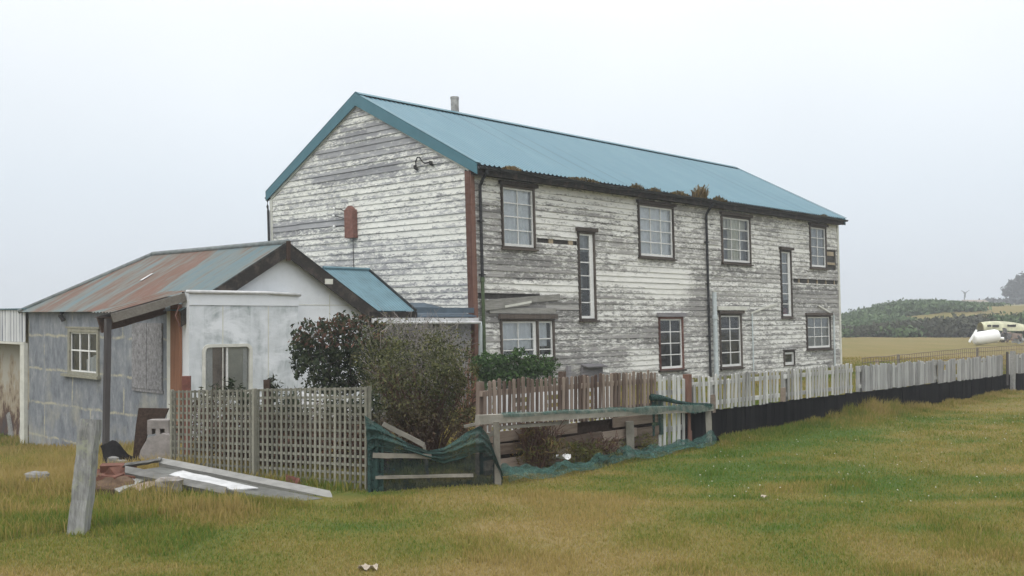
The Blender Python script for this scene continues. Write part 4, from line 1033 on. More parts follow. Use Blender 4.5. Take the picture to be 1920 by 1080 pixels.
# ------------------------------------------------------------------ netting beside the lattice, on a low frame
NA, NB = LB + Vector((.01, -.03, 0)), Vector((-.145, 10.72, 0)); ND = (NB - NA); NL = ND.length; ND.normalize(); NN = Vector((ND.y, -ND.x, 0))
def Tn(u, o_, z): return NA + ND * u + NN * o_ + Vector((0, 0, z))
def n_px(px, py, o_=0.0):
    m = (px - 960) / F_PX; A_ = NA + NN * o_
    u = (m * A_.y - A_.x) / (ND.x - m * ND.y); return u, EYE + (A_.y + u * ND.y) * (HOR - py) / F_PX
nf = thing('low_frame', 'low grey timber frame covered by sagging green netting beside the lattice', 'fence', Tn(NL / 2, 0, 0), math.atan2(ND.y, ND.x))
mb = MB(Tn)
for p, q, h in (((697, 852), (806, 853), .05), ((702, 893), (884, 889), .03)):
    ua, za = n_px(*p); ub, zb = n_px(*q); mb.beam((ua, .078, za), (ub, .078, zb), .03, h, (0, 0, 1), 4, .004)
mb.link('rail', mat['rail_wood'], nf)
for px, top in ((697, 790), (931, 800)):
    u, z = n_px(px, top); mb = MB(Tn); mb.beam((u, -.04, -.15), (u, -.04, z), .05, .05, (0, 1, 0), 2, .004); mb.link('post', mat['rail_wood'], nf)
net = thing('shade_netting', 'dark green shade netting sagging over the low frame beside the lattice', 'netting', Tn(NL / 2, .05, 0), math.atan2(ND.y, ND.x))
up = [(682, 778), (705, 792), (730, 810), (765, 830), (800, 843), (830, 838), (860, 822), (880, 806), (897, 797), (912, 815), (925, 850), (938, 880)]
lo = [(688, 848), (700, 842), (740, 848), (770, 850), (800, 860), (830, 868), (860, 858), (885, 850), (905, 848), (920, 858), (932, 880), (940, 905)]
def lerp_poly(P, t):
    t *= len(P) - 1; i = min(int(t), len(P) - 2); f = t - i
    return P[i][0] + (P[i + 1][0] - P[i][0]) * f, P[i][1] + (P[i + 1][1] - P[i][1]) * f
def band(u, v):
    a = lerp_poly(up, u); b = lerp_poly(lo, u); px, py = a[0] + (b[0] - a[0]) * v, a[1] + (b[1] - a[1]) * v
    fold = .045 + .022 * math.sin(v * 21 + 5 * math.sin(u * 5) + u * 6) + .012 * math.sin(v * 41 + u * 23 + 3 * math.sin(u * 9)) + .02 * math.sin(v * 9 - u * 14)
    q, z = n_px(px, py); return (q, fold + .05 * math.sin(v * math.pi), z)
mb = MB(Tn); mb.grid(band, 70, 22); mb.link('folded_band', mat['net'], net, True)
mb = MB(Tn)
def low_net(u, v):
    b = lerp_poly(lo, u); q, z = n_px(b[0], b[1]); q2 = q + (.0 if u > .2 else 0); z0 = -.04
    return (q2, .05 + .012 * math.sin(u * 40 + v * 3) + .01 * math.sin(v * 12 + u * 9), z0 + (z - z0) * v)
mb.grid(low_net, 60, 10); mb.link('hanging_sheet', mat['net_dark'], net, True)
u0, z0_ = n_px(684, 790)
mb = MB(Tn); mb.grid(lambda u, v: (u0 + .02 + .16 * u, .07 + .02 * math.sin(u * 14), -.05 + (z0_ + .05 - .1 * u) * v), 14, 8); mb.link('hanging_fold', mat['net'], net, True)
a = on_depth(718, 795, 10.75); b = on_depth(795, 834, 10.85)
p = thing('leaning_batten', 'thin pale batten slanting down behind the green netting', 'batten', (a.x, a.y, G(a.x, a.y)))
mb = MB(); mb.beam(a, b, .03, .05, (0, 0, 1), 3, .003); mb.beam(b, (b.x + .05, b.y, G(b.x, b.y)), .03, .03); mb.link('batten', mat['rail_wood'], p)

# ------------------------------------------------------------------ rail fence with net lying at its foot
RA, RB = on_depth(896, 787, 10.62), on_depth(1334, 764, 14.55)
rfc = thing('rail_fence', 'low grey timber rail fence on three posts draped with green net', 'fence', (RA.x, RA.y, 0), math.atan2(RB.y - RA.y, RB.x - RA.x))
mb = MB(); mb.beam(RA, RB, .07, .095, (0, 0, 1), 10, .006); mb.link('top_rail', mat['rail_wood'], rfc)
mb = MB(); a = on_depth(938, 802, 10.9); b = on_depth(1065, 792, 11.9); mb.beam(a, b, .03, .035, (0, 0, 1), 3, .003); a = on_depth(870, 800, 10.85); b = on_depth(930, 786, 10.85)
mb.beam(a, b, .03, .03); mb.link('lower_rail', mat['rail_wood'], rfc)
mb = MB(); a = on_depth(903, 830, 10.9); b = on_depth(925, 800, 10.85); mb.beam(on_depth(895, 835, 11), on_depth(938, 800, 10.9), .03, .04); mb.link('brace', mat['rail_wood'], rfc)
for px, pt, pb, d, w in ((931, 790, 911, 10.68, .065), (1180, 790, 850, 13.05, .10), (1327, 768, 826, 14.5, .085)):
    a = on_depth(px, pt, d); b = on_depth(px + 3, pb, d); mb = MB(); mb.beam((b.x, b.y, G(b.x, b.y) - .15), a, w, w, (0, 1, 0), 4, .006); mb.link('post', mat['rail_wood'], rfc)
dn = thing('draped_net', 'pale green net strip draped along the grey top rail', 'netting', (RA.x + .5, RA.y + .6, .6))
RD = (RB - RA).normalized(); RN = Vector((RD.y, -RD.x, 0))
def drape(u, v):
    t = .07 + .93 * u; c = RA.lerp(RB, t); a = math.pi * (.25 + .75 * v)
    hang = .10 * max(0, v - .75) * 4 * (.25 + .75 * S((u - .35) / .4)) * (.7 + .3 * math.sin(u * 23))
    return tuple(c + RN * (.055 * -math.cos(a) * (1 if v < .8 else 1)) + Vector((0, 0, .035 + (.025 + .006 * math.sin(u * 31)) * math.sin(a) - hang)))
mb = MB(); mb.grid(drape, 90, 10); mb.link('net', mat['net_thin'], dn, True)
gn = thing('fallen_net', 'crumpled green net strip lying on the grass along the rail fence', 'netting', (1.2, 12.4, 0))
gl = [(942, 908), (985, 900), (1040, 894), (1100, 883), (1150, 872), (1200, 861), (1250, 851), (1300, 842), (1340, 834)]
GP = [on_ground(*q) for q in gl]
def lying(u, v):
    t = u * (len(GP) - 1); i = min(int(t), len(GP) - 2); c = GP[i].lerp(GP[i + 1], t - i)
    wd = .26 + .10 * math.sin(u * 11) + .07 * math.sin(u * 23); o_ = (v - .35) * wd
    h = (.055 + .06 * max(0, math.sin(u * 13 + 1)) + .03 * math.sin(u * 47) + .02 * math.sin(u * 91)) * math.sin(v * math.pi) ** .7 + .03
    h += .03 * math.sin(v * 16 + u * 25)
    q = c + Vector((-RN.x * o_, -RN.y * o_, 0)); return (q.x, q.y, G(q.x, q.y) + max(.012, h))
mb = MB(); mb.grid(lying, 120, 16); mb.link('net', mat['net_thin'], gn, True)
p = on_ground(1056, 884); t = thing('plastic_scrap', 'small white scrap lying in the green net below the rail', 'litter', p)
mb = MB(); mb.grid(lambda u, v: (p.x - .08 + .17 * u, p.y + .02 + .1 * v, p.z + .16 + .03 * math.sin(6 * u + 4 * v)), 6, 4); mb.link('scrap', mat['white_sheet'], t)
hn = thing('hanging_net', 'dark green net bunched over the white garden gate', 'netting', fence_pt(1230))
mb = MB(); h0 = [(1222, 745), (1240, 746), (1270, 754), (1300, 758), (1332, 760)]
mb.tube([fence_pt(q[0], -.07) + Vector((0, 0, EYE + (HOR - q[1]) / F_PX * fence_pt(q[0], -.07).y)) for q in h0], [.05, .04, .025, .022, .03], 7)
mb.grid(lambda u, v: tuple(fence_pt(1222 + 22 * u, -.05 - .02 * math.sin(9 * u)) + Vector((0, 0, .2 + .46 * v))), 10, 6); mb.link('net', mat['net'], hn, True)

# ------------------------------------------------------------------ the garden fence line
def Tf(w, o_, z): return Vector((E1.x, E1.y, 0)) * w + Vector((E2.x, E2.y, 0)) * (-FV + o_) + Vector((0, 0, z))
def wof(px): p = fence_pt(px); return p.x * E1.x + p.y * E1.y
def ztop(px, py): return EYE + (HOR - py) / F_PX * fence_pt(px).y
def pickets(mb, wa, wb, zb, zt, pw, pitch, tilt=.01, cap=False, missing=()):
    n = max(1, int((wb - wa) / pitch))
    for i in range(n):
        if i in missing: continue
        w = wa + (wb - wa) * (i + .5) / n; f = (w - wa) / (wb - wa)
        b = zb(f) + random.uniform(-.012, .012); t_ = zt(f) + random.uniform(-.02, .02) - (random.uniform(.05, .2) if random.random() < .035 else 0); k = random.uniform(-tilt, tilt); hw = pw / 2 * random.uniform(.85, 1.1)
        o0 = random.uniform(-.003, .003); vs = []
        for y in (-.03 + o0, -.014 + o0):
            vs += [(w - hw, y, b), (w + hw, y, b), (w + hw + k, y, t_ - .012), (w + k, y, t_ + (.012 if cap else .0)), (w - hw + k, y, t_ - .012)]
        mb.add(vs, [(0, 1, 2, 3, 4), (9, 8, 7, 6, 5), (0, 4, 9, 5), (1, 6, 7, 2), (2, 7, 8, 3), (3, 8, 9, 4), (0, 5, 6, 1)])
bf = thing('brown_picket_fence', 'red-brown picket fence on a plank base behind the rail fence', 'fence', fence_pt(1060), TH)
wa, wb = wof(902), wof(1229)
mb = MB(Tf); pickets(mb, wa, wb, lambda f: .50, lambda f: 1.08 - .02 * f, .044, .077, .012); mb.link('pickets', mat['picket_brown'], bf)
for z in (.60, .93):
    mb = MB(Tf); mb.box(wa, wb, -.012, .03, z - .03, z + .03, .003); mb.link('rail', mat['picket_brown'], bf)
for px in (906, 1060, 1102, 1159):
    w = wof(px); mb = MB(Tf); mb.beam((w, .06, -.1), (w + .01, .06, 1.12 if px == 1060 else 1.06), .07, .06, (0, 1, 0), 3, .004); mb.link('post', mat['picket_brown'], bf)
mb = MB(Tf); r = random.Random(5)
for z, h in ((-.06, .13), (.08, .12), (.215, .13), (.36, .13)):
    w = wa
    while w < wb:
        L = min(r.uniform(.7, 1.9), wb - w)
        if r.random() > .12: mb.beam((w + .005, -.03 - r.random() * .02, z + h / 2 + r.uniform(-.015, .015)), (w + L - .005, -.03 - r.random() * .02, z + h / 2 + r.uniform(-.015, .015)), .025, h * .92, (0, 0, 1), 2, .004)
        w += L
mb.link('plank_base', mat['plank_brown'], bf)
mb = MB(Tf); mb.box(wa, wb - .05, .02, .035, -.1, .48); mb.link('backing_board', mat['brown_dark'], bf)
# white trellis seen through the brown pickets
wt0, wt1 = wof(975) + .4, wof(1205) + .5
tr = thing('white_trellis', 'white trellis panels showing through the brown pickets', 'trellis', Tf((wt0 + wt1) / 2, .9, 0), TH)
mb = MB(Tf)
for i in range(int((wt1 - wt0) / .10) + 1):
    w = wt0 + i * .10; mb.box(w - .022, w + .022, .885, .895, .2, .80)
for z in (.3, .43, .56, .66, .77): mb.box(wt0, wt1, .897, .907, z - .022, z + .022)
mb.link('trellis_panel', mat['white_sheet'], tr)
for w in (wt0 + .01, wt1): 
    mb = MB(Tf); mb.box(w - .03, w + .03, .91, .95, -.2, .82); mb.link('post', mat['white_sheet'], tr)
gt = thing('garden_gate', 'narrow white picket gate reaching the grass between brown and white fences', 'gate', fence_pt(1255), TH)
wa, wb = wof(1230), wof(1283)
mb = MB(Tf); pickets(mb, wa, wb, lambda f: .02, lambda f: .99, .062, .095, .008); mb.link('pickets', mat['picket_white'], gt)
for z in (.25, .75): mb = MB(Tf); mb.box(wa, wb, -.012, .02, z - .035, z + .035); mb.link('rail', mat['picket_white'], gt)
mb = MB(Tf); w = wof(1291); mb.beam((w, .02, -.1), (w, .02, .98), .09, .09, (0, 1, 0), 3, .004); mb.link('gate_post', mat['brown_post'], gt)
mb = MB(Tf); mb.box(wb + .03, wb + .24, .05, .08, .0, .45); mb.link('side_board', mat['black_base'], gt)
wf = thing('white_picket_fence', 'long flaking white picket fence above a black tarred base along the garden', 'fence', fence_pt(1500), TH)
secs = [(1297, 1331, .054, .098), (1338, 1458, .056, .098), (1474, 1596, .056, .098), (1614, 1750, .088, .102), (1756, 1878, .090, .104), (1898, 2010, .085, .104), (2016, 2160, .085, .106)]
lastw = None
for i, (pa, pb, pw, pitch) in enumerate(secs):
    wa, wb = wof(pa), wof(pb); jt = random.uniform(-.012, .012)
    zt = lambda f, jt=jt: .945 + jt - .04 * (i > 2); zb = lambda f, jt=jt: .44 + jt
    mb = MB(Tf); pickets(mb, wa, wb, zb, zt, pw, pitch, .028 if i < 3 else .018, missing={0: (), 1: (11,), 2: (5, 14), 3: (), 4: (9,), 5: (), 6: ()}[i]); mb.link('picket_panel', mat['picket_white' if i < 3 else 'picket_grey'], wf)
    for z in (.54, .83): mb = MB(Tf); mb.beam((wa - .05, .005, z), (wb + .05, .005, z + jt), .03, .06, (0, 0, 1), 2, .003); mb.link('rail', mat['picket_white'], wf)
    mb = MB(Tf); mb.beam((wa + .05, .06, -.15), (wa + .05, .06, .90), .08, .08, (0, 1, 0), 2, .003); mb.link('post', mat['picket_white'], wf)
w = wof(1892); mb = MB(Tf); mb.beam((w, -.08, -.1), (w + .01, -.08, .98), .17, .07, (0, 1, 0), 3, .005); mb.link('post', mat['grey_wood'], wf)
w = wof(1887); mb = MB(Tf); mb.beam((w - .12, -.06, .2), (w - .12, -.06, .97), .1, .03, (0, 1, 0), 3, .004); mb.link('strut', mat['porch_post'], wf)
for px in (1335, 1467):
    w = wof(px); mb = MB(Tf); mb.beam((w, -.01, .40), (w, -.01, .66), .13, .02, (0, 1, 0), 2, .004); mb.link('rusty_board', mat['plank_brown'], wf)
mb = MB(Tf); w = wof(1284); r = random.Random(8)
while w < wof(2160):
    L = r.uniform(.09, .17); mb.box(w + .002, w + L, -.02 + r.uniform(-.006, .006), -.004, -.12, .445 + r.uniform(-.012, .012), .003, rnd=.35 + .3 * r.random()); w += L
mb.link('tarred_base', mat['black_base'], wf)

# ------------------------------------------------------------------ leaning post and rubbish heap
pb = on_ground(147, 1000); ptp = on_depth(171, 786, pb.y + .12)
lp = thing('leaning_post', 'thick weathered grey fence post leaning in the grass', 'post', pb)
mb = MB(); mb.beam(pb - (ptp - pb).normalized() * .2, ptp, .135, .12, (0, 1, 0), 12, .007, w2=.14, h2=.12); mb.link('post', mat['old_post'], lp)

def slab(name, label, cat, quad, th, m, group=None, nsub=6, jit=.006, part='board'):
    a, b, c, d = [Vector(q) for q in quad]; n = (b - a).cross(d - a).normalized()
    if n.z < 0: n = -n
    t = thing(name, label, cat, (a + b + c + d) / 4 - Vector((0, 0, th)), math.atan2((b - a).y, (b - a).x), group)
    mb = MB(); r = random.Random(len(label))
    J = {}
    def P(u, v, k):
        if k == 0: J[(u, v)] = Vector((r.uniform(-jit, jit), r.uniform(-jit, jit), r.uniform(-jit, jit)))
        q = a.lerp(b, u).lerp(d.lerp(c, u), v) + J.get((u, v), Vector()); return tuple(q - n * (th * k))
    N_ = nsub; vs = []
    for k in (0, 1):
        for j in range(3):
            for i in range(N_ + 1): vs.append(P(i / N_, j / 2, k))
    fs = []; o_ = 3 * (N_ + 1)
    for j in range(2):
        for i in range(N_):
            q = j * (N_ + 1) + i; fs += [(q, q + 1, q + N_ + 2, q + N_ + 1), (o_ + q + N_ + 1, o_ + q + N_ + 2, o_ + q + 1, o_ + q)]
    for i in range(N_): fs += [(i, o_ + i, o_ + i + 1, i + 1)]; e = 2 * (N_ + 1) + i; fs += [(e, e + 1, o_ + e + 1, o_ + e)]
    for j in range(2):
        e = j * (N_ + 1); fs += [(e, e + N_ + 1, o_ + e + N_ + 1, o_ + e)]; e += N_; fs += [(e, o_ + e, o_ + e + N_ + 1, e + N_ + 1)]
    mb.add(vs, fs); mb.link(part, mat[m], t); return t
D = on_depth
slab('long_plank', 'long pale grey plank lying against the foot of the lattice', 'plank', (D(298, 868, 10.95), D(624, 933, 10.0), D(618, 920, 10.14), D(296, 857, 11.12)), .05, 'plank_pale')
slab('weathered_panel', 'wide grey wooden panel lying tilted on rubble before the lattice', 'panel', (D(246, 882, 10.32), D(548, 942, 9.72), D(606, 934, 9.92), D(300, 876, 10.86)), .03, 'grey_wood_x')
slab('edge_plank', 'grey plank along the lower edge of the tilted wooden panel', 'plank', (D(234, 886, 10.16), D(420, 925, 9.8), D(425, 913, 9.9), D(234, 873, 10.28)), .05, 'plank_pale')
slab('white_board', 'ragged white sheet lying on the tilted grey panel', 'sheet', (D(316, 890, 10.31), D(436, 918, 9.98), D(484, 914, 10.08), D(342, 882, 10.5)), .012, 'dirty_sheet', jit=.006, part='sheet')
slab('cross_plank', 'narrow grey plank across the raised end of the tilted panel', 'plank', (D(232, 874, 10.28), D(300, 863, 10.95), D(306, 858, 11.05), D(236, 868, 10.36)), .04, 'plank_pale')
slab('broken_plank', 'broken grey plank end slanting under the raised panel', 'plank', (D(205, 912, 10.0), D(285, 884, 10.25), D(292, 890, 10.2), D(222, 922, 9.9)), .03, 'grey_wood', 'broken planks under the panel')
slab('broken_plank', 'short brown plank stub beside the brick rubble under the panel', 'plank', (D(245, 912, 9.95), D(310, 890, 10.2), D(318, 897, 10.12), D(262, 922, 9.88)), .03, 'plank_brown', 'broken planks under the panel')
slab('rusty_strip', 'thin dark red strip stuck upright at the foot of the lattice', 'scrap', (D(535, 903, 10.62), D(562, 908, 10.55), D(562, 898, 10.56), D(536, 889, 10.63)), .01, 'red_paint')
def rock(name, label, cat, c, s, m, group=None, seed=0, part='stone'):
    r = random.Random(seed); t = thing(name, label, cat, (c.x, c.y, c.z - s[2]), r.random() * 3, group)
    mb = MB(); vs = []; fs = []; nu, nv_ = 9, 6
    for j in range(nv_ + 1):
        ph = math.pi * j / nv_
        for i in range(nu):
            a = 2 * math.pi * i / nu; k = 1 + r.uniform(-.16, .16) if 0 < j < nv_ else 1
            x, y, z = math.sin(ph) * math.cos(a), math.sin(ph) * math.sin(a), math.cos(ph)
            q = lambda v: math.copysign(abs(v) ** .7, v)
            vs.append((c.x + q(x) * s[0] * k, c.y + q(y) * s[1] * k, c.z + q(z) * s[2] * k))
    for j in range(nv_):
        for i in range(nu): k = (i + 1) % nu; fs.append((j * nu + i, j * nu + k, (j + 1) * nu + k, (j + 1) * nu + i))
    mb.add(vs, fs); mb.link(part, mat[m], t, False); return t
rock('concrete_lump', 'rough brown-grey concrete lump under the raised end of the panel', 'rubble', D(318, 910, 9.9), (.14, .10, .085), 'concrete', seed=1)
rock('field_stone', 'low dark stone in the long grass beyond the leaning post', 'stone', D(72, 893, 10.7), (.13, .10, .05), 'stone', seed=2)
rock('field_stone', 'pale stone by the foot of the dark porch post', 'stone', D(212, 862, 12.2), (.07, .05, .04), 'stone', seed=3)
rock('field_stone', 'small grey stone touching the black sheet near the porch post', 'stone', D(230, 868, 12.1), (.07, .05, .04), 'stone', seed=4)
labs = ['topmost red brick of the heap beside the leaning post', 'red brick lying flat at the near foot of the heap', 'tilted red brick at the far side of the heap',
        'broken red brick half sunk at the edge of the heap', 'red brick standing on end within the heap', 'red brick next to the broken plank end', 'red brick nearest to the leaning post']
for i, (px, py, d, a, b) in enumerate(((212, 878, 10.35, .3, .2), (208, 898, 10.15, -.4, .1), (232, 880, 10.5, .9, -.3), (190, 892, 10.3, .2, .4), (222, 888, 10.25, 1.2, .8), (240, 897, 10.2, -.2, .2), (184, 904, 10.1, .6, -.2))):
    c = D(px, py, d); t = thing('brick', labs[i], 'brick', c - Vector((0, 0, .05)), a, 'red bricks heaped by the leaning post')
    Rm = Matrix.Rotation(a, 3, 'Z') @ Matrix.Rotation(b, 3, 'X'); mb = MB(lambda x, y, z, c=c, Rm=Rm: c + Rm @ Vector((x, y, z)))
    mb.box(-.115, .115, -.055, .055, -.045, .045, .008); mb.link('brick', mat['brick'], t)
rock('soil_heap', 'low reddish earth mound under the bricks', 'earth', D(212, 908, 10.25), (.36, .3, .11), 'soil', seed=9, part='earth')
# sheet, bent frame, block and slab by the shed wall
A3, B3, C3, D3 = D(188, 836, 12.9), D(214, 824, 13.1), D(266, 872, 12.6), D(190, 872, 12.5)
ts = thing('black_sheet', 'crumpled black roofing sheet leaning at the foot of the porch post', 'sheet', D3)
mb = MB(); mb.grid(lambda u, v: tuple(A3.lerp(B3, u).lerp(D3.lerp(C3, u), v) + Vector((0, .06 * math.sin(5 * u + 3 * v), .03 * math.sin(9 * u * v)))), 10, 8)
mb.link('sheet', mat['tarp'], ts)
def poly_plate(name, label, cat, pts, d, th, m, part, lean=0.0, group=None):
    P_ = [D(x, y, d) for x, y in pts]; b = min(p.z for p in P_)
    P_ = [p + Vector((0, lean * (p.z - b), 0)) for p in P_]
    cx = sum(p.x for p in P_) / len(P_); t = thing(name, label, cat, (cx, d, b), 0, group); mb = MB(); n = len(P_)
    mb.add([tuple(p) for p in P_] + [tuple(p + Vector((.0, th, 0))) for p in P_], [tuple(range(n)), tuple(range(2 * n - 1, n - 1, -1))] + [(i, n + i, n + (i + 1) % n, (i + 1) % n) for i in range(n)])
    mb.link(part, mat[m], t); return t
poly_plate('bent_scrap', 'dark rusty L-shaped scrap iron leaning on the blue-grey wall', 'scrap', [(248, 866), (252, 800), (256, 766), (312, 767), (303, 789), (276, 788), (273, 815), (262, 862)], 13.3, .05, 'brown_dark', 'plate', .1)
bk = thing('concrete_block', 'grey hollow concrete block resting on the stone slab', 'block', D(296, 815, 13.0))
mb = MB(Tw); a = D(276, 788, 12.95); b = D(316, 815, 12.95)
for x0, x1, z0, z1 in ((a.x, b.x, b.z + (a.z - b.z) * .42, a.z), (a.x, a.x + .055, b.z, b.z + (a.z - b.z) * .418), (a.x + .105, a.x + .16, b.z, b.z + (a.z - b.z) * .418), (b.x - .05, b.x, b.z, b.z + (a.z - b.z) * .418)): mb.box(x0, x1, a.y, a.y + .2, z0, z1, .002)
mb.link('block', mat['concrete'], bk)
poly_plate('stone_slab', 'rough pinkish grey stone slab standing behind the lattice corner', 'slab', [(257, 872), (262, 845), (274, 822), (300, 814), (320, 818), (322, 872)], 12.8, .22, 'concrete', 'slab', .15)
p = on_ground(690, 1070); t = thing('crumpled_paper', 'crumpled buff paper litter lying on the near grass', 'litter', p)
mb = MB(); mb.grid(lambda u, v: (p.x - .07 + .14 * u, p.y - .03 + .07 * v, p.z + .025 + .02 * math.sin(11 * u + 5 * v) * math.cos(8 * v)), 9, 6); mb.link('paper', mat['paper'], t)
p = on_ground(1432, 938); t = thing('paper_scrap', 'tiny pale paper scrap in the open grass', 'litter', p)
mb = MB(); mb.grid(lambda u, v: (p.x - .03 + .06 * u, p.y - .02 + .05 * v, p.z + .04 + .012 * math.sin(9 * u + 5 * v)), 4, 3); mb.link('paper', mat['paper'], t)

# ------------------------------------------------------------------ shrubs
def leafcloud(blobs, n, size, seed, shell=.6, wear=None, squash=1.0):
    """n small leaf faces spread through a set of ellipsoids (centre, radii, weight)"""
    r = np.random.default_rng(seed); wts = np.array([b[2] for b in blobs], float); wts /= wts.sum()
    k = r.choice(len(blobs), n, p=wts); c = np.array([b[0] for b in blobs], float)[k]; ra = np.array([b[1] for b in blobs], float)[k]
    d = r.normal(size=(n, 3)); d /= np.linalg.norm(d, axis=1)[:, None]
    rad = r.random(n) ** (1 / 3 * (1 - shell) + .12 * shell) * (1 + .16 * r.normal(size=n))
    P = c + d * ra * rad[:, None]
    nrm = d * .7 + r.normal(size=(n, 3)) * .8; nrm /= np.linalg.norm(nrm, axis=1)[:, None]
    t = np.cross(nrm, r.normal(size=(n, 3))); t /= np.linalg.norm(t, axis=1)[:, None]; b = np.cross(nrm, t)
    s = size * (.5 + r.random(n))[:, None]
    V = np.stack([P - t * s, P - b * s * .5 * squash, P + t * s, P + b * s * .5 * squash], 1).reshape(-1, 3)
    F4 = np.arange(4 * n).reshape(n, 4); w = wear(P, r) if wear else np.zeros(n)
    return V, F4, {'rnd': np.repeat(r.random(n), 4), 'wear': np.repeat(np.clip(w, 0, 1), 4)}
def twigs(mb, base, n, spread, h, seed, r0=.012, seg=5, arch=.3):
    r = random.Random(seed)
    for i in range(n):
        a = r.random() * 6.283; s = spread * math.sqrt(r.random()); H = h * r.uniform(.5, 1)
        e = Vector(base) + Vector((math.cos(a) * s, math.sin(a) * s * .7, H)); p = Vector(base) + Vector((math.cos(a) * s * .25, math.sin(a) * s * .2, r.random() * .1))
        pts = []
        for k in range(seg + 1):
            f = k / seg; q = p.lerp(e, f); q.z = p.z + (e.z - p.z) * (f ** (1 - arch))
            pts.append(q + Vector((r.uniform(-1, 1), r.uniform(-1, 1), r.uniform(-1, 1))) * .05 * f)
        mb.tube(pts, [r0 * (1 - .75 * k / seg) for k in range(seg + 1)], 4)
        for k in range(2, seg):
            if r.random() < .75:
                d = Vector((r.uniform(-1, 1), r.uniform(-1, 1), r.uniform(.1, 1))).normalized() * H * r.uniform(.12, .3)
                mb.tube([pts[k], pts[k] + d * .55 + Vector((0, 0, .02)), pts[k] + d], [r0 * .45, r0 * .35, r0 * .18], 3)
def blobs_px(items, dj=.25, seed=0):
    r = random.Random(seed); out_ = []
    for px, py, rx, ry, d in items:
        c = D(px, py, d + r.uniform(-dj, dj)); k = d / F_PX; out_.append((tuple(c), (rx * k, rx * k * .9, ry * k), rx * ry))
    return out_
def shrub(name, label, blobs, n, size, m, seed, base, tw=30, spread=.4, h=1.2, twm='twig', wear=None, shell=.6, cat='shrub', squash=1.0):
    base = Vector(base); t = thing(name, label, cat, base); rs = random.Random(seed); ex = []
    for c, ra, wt in blobs:                               # loose sprigs standing out of the outline
        for _ in range(6):
            d = Vector((rs.gauss(0, 1), rs.gauss(0, 1), rs.gauss(.35, 1))).normalized(); k = rs.uniform(.14, .34)
            ex.append((tuple(c[i] + d[i] * ra[i] * rs.uniform(.9, 1.15) for i in range(3)), tuple(q * k for q in ra), wt * k * k * 1.3))
    blobs = blobs + ex
    V, F4, A = leafcloud(blobs, n, size, seed, shell, wear, squash); link_np('foliage', V, F4, mat[m], t, A)
    mb = MB(); twigs(mb, base, tw, spread, h, seed); mb.link('stems', mat[twm], t); return t
gp = lambda px, d: (lambda x: (x, d, G(x, d)))((px - 960) / F_PX * d)
def red_top(P, r): return (P[:, 2] > 1.35) * (r.random(len(P)) < .45) * (.3 + .7 * r.random(len(P)))
shrub('dark_shrub', 'dark evergreen shrub with reddish top against the white shed wall', blobs_px([(700, 665, 34, 50, 14.6), (715, 700, 34, 40, 14.3), (590, 650, 42, 48, 15), (640, 630, 45, 40, 15.1), (680, 640, 40, 45, 15.2), (620, 690, 52, 42, 14.9), (565, 660, 24, 36, 15), (670, 690, 45, 45, 15), (610, 740, 45, 50, 15), (655, 608, 40, 18, 15.1), (560, 690, 12, 18, 14.9)], .2, 1),
      8500, .034, 'leaf_dark', 21, gp(630, 15), 26, .6, 1.9, 'bark', red_top)
def low_brown(P, r):
    k = np.clip((.85 - P[:, 2]) / .5, 0, 1) + .5 * (vnoise(P[:, 0] * 3 + P[:, 1], P[:, 2] * 3, 1, 77) - .5)
    return np.clip(k * (.5 + .7 * r.random(len(P))), 0, 1)
shrub('undergrowth', 'dark tangled undergrowth behind the lattice fence', blobs_px([(378 + 36 * i, 812 - 10 * math.sin(i * 2.1) + 2 * i, 38, 72 + 14 * math.sin(i * 1.7), 12.75 - .16 * i) for i in range(10)], .12, 8),
      19000, .034, 'leaf_dark', 29, gp(520, 12.4), 120, 1.3, .85, 'twig_red', low_brown, .2, 'undergrowth', .5)
t = thing('bare_shrub', 'bare grey twiggy shrub between dark evergreen and olive shrub', 'shrub', gp(775, 14.4)); b0 = Vector(gp(775, 14.4))
mb = MB(); twigs(mb, b0, 150, .85, 1.9, 31, .011, 7, .25); twigs(mb, b0 + Vector((.35, -.1, .2)), 60, .5, 1.6, 36, .010, 7, .2); twigs(mb, b0 + Vector((-.3, -.1, .2)), 45, .5, 1.4, 32, .010, 6, .2); mb.link('stems', mat['twig'], t)
V, F4, A = leafcloud(blobs_px([(770, 645, 95, 50, 14.4), (840, 640, 50, 36, 14.3), (720, 640, 45, 45, 14.4)], .1, 4), 2600, .017, 33, .4); link_np('foliage', V, F4, mat['leaf_olive'], t, A)
t = thing('dead_stalks', 'pinkish dry stalks standing by the lean-to wall', 'plant', gp(872, 16)); mb = MB(); twigs(mb, gp(872, 16), 22, .3, 1.6, 35, .010, 5, .1); mb.link('stems', mat['rust_brown'], t)
shrub('olive_shrub', 'large olive shrub with red-brown lower growth behind the sagging netting', blobs_px([(700, 680, 36, 52, 12.9), (740, 668, 44, 26, 13), (790, 690, 75, 50, 12.3), (845, 700, 52, 48, 12.2), (735, 710, 42, 50, 12.3), (770, 750, 78, 55, 12.1), (850, 760, 50, 55, 12.1), (720, 770, 30, 40, 12), (800, 810, 85, 45, 11.9), (870, 800, 32, 35, 11.8), (820, 660, 40, 26, 12.3)], .25, 2),
      15000, .021, 'leaf_olive', 23, gp(795, 12.3), 110, .72, 1.25, 'twig_red', low_brown, .35, squash=.7)
shrub('green_bush', 'dense bright green bush below the first ground floor window', blobs_px([(925, 690, 34, 26, 20.6), (965, 685, 38, 25, 20.7), (1010, 686, 36, 22, 20.8), (945, 710, 50, 26, 20.6), (1000, 712, 45, 26, 20.7), (900, 688, 18, 20, 20.5)], .15, 3),
      7000, .034, 'leaf_green', 25, gp(965, 20.7), 14, .6, .9, 'bark', None, .75)
def part_green(P, r): return (r.random(len(P)) < .35) * .9
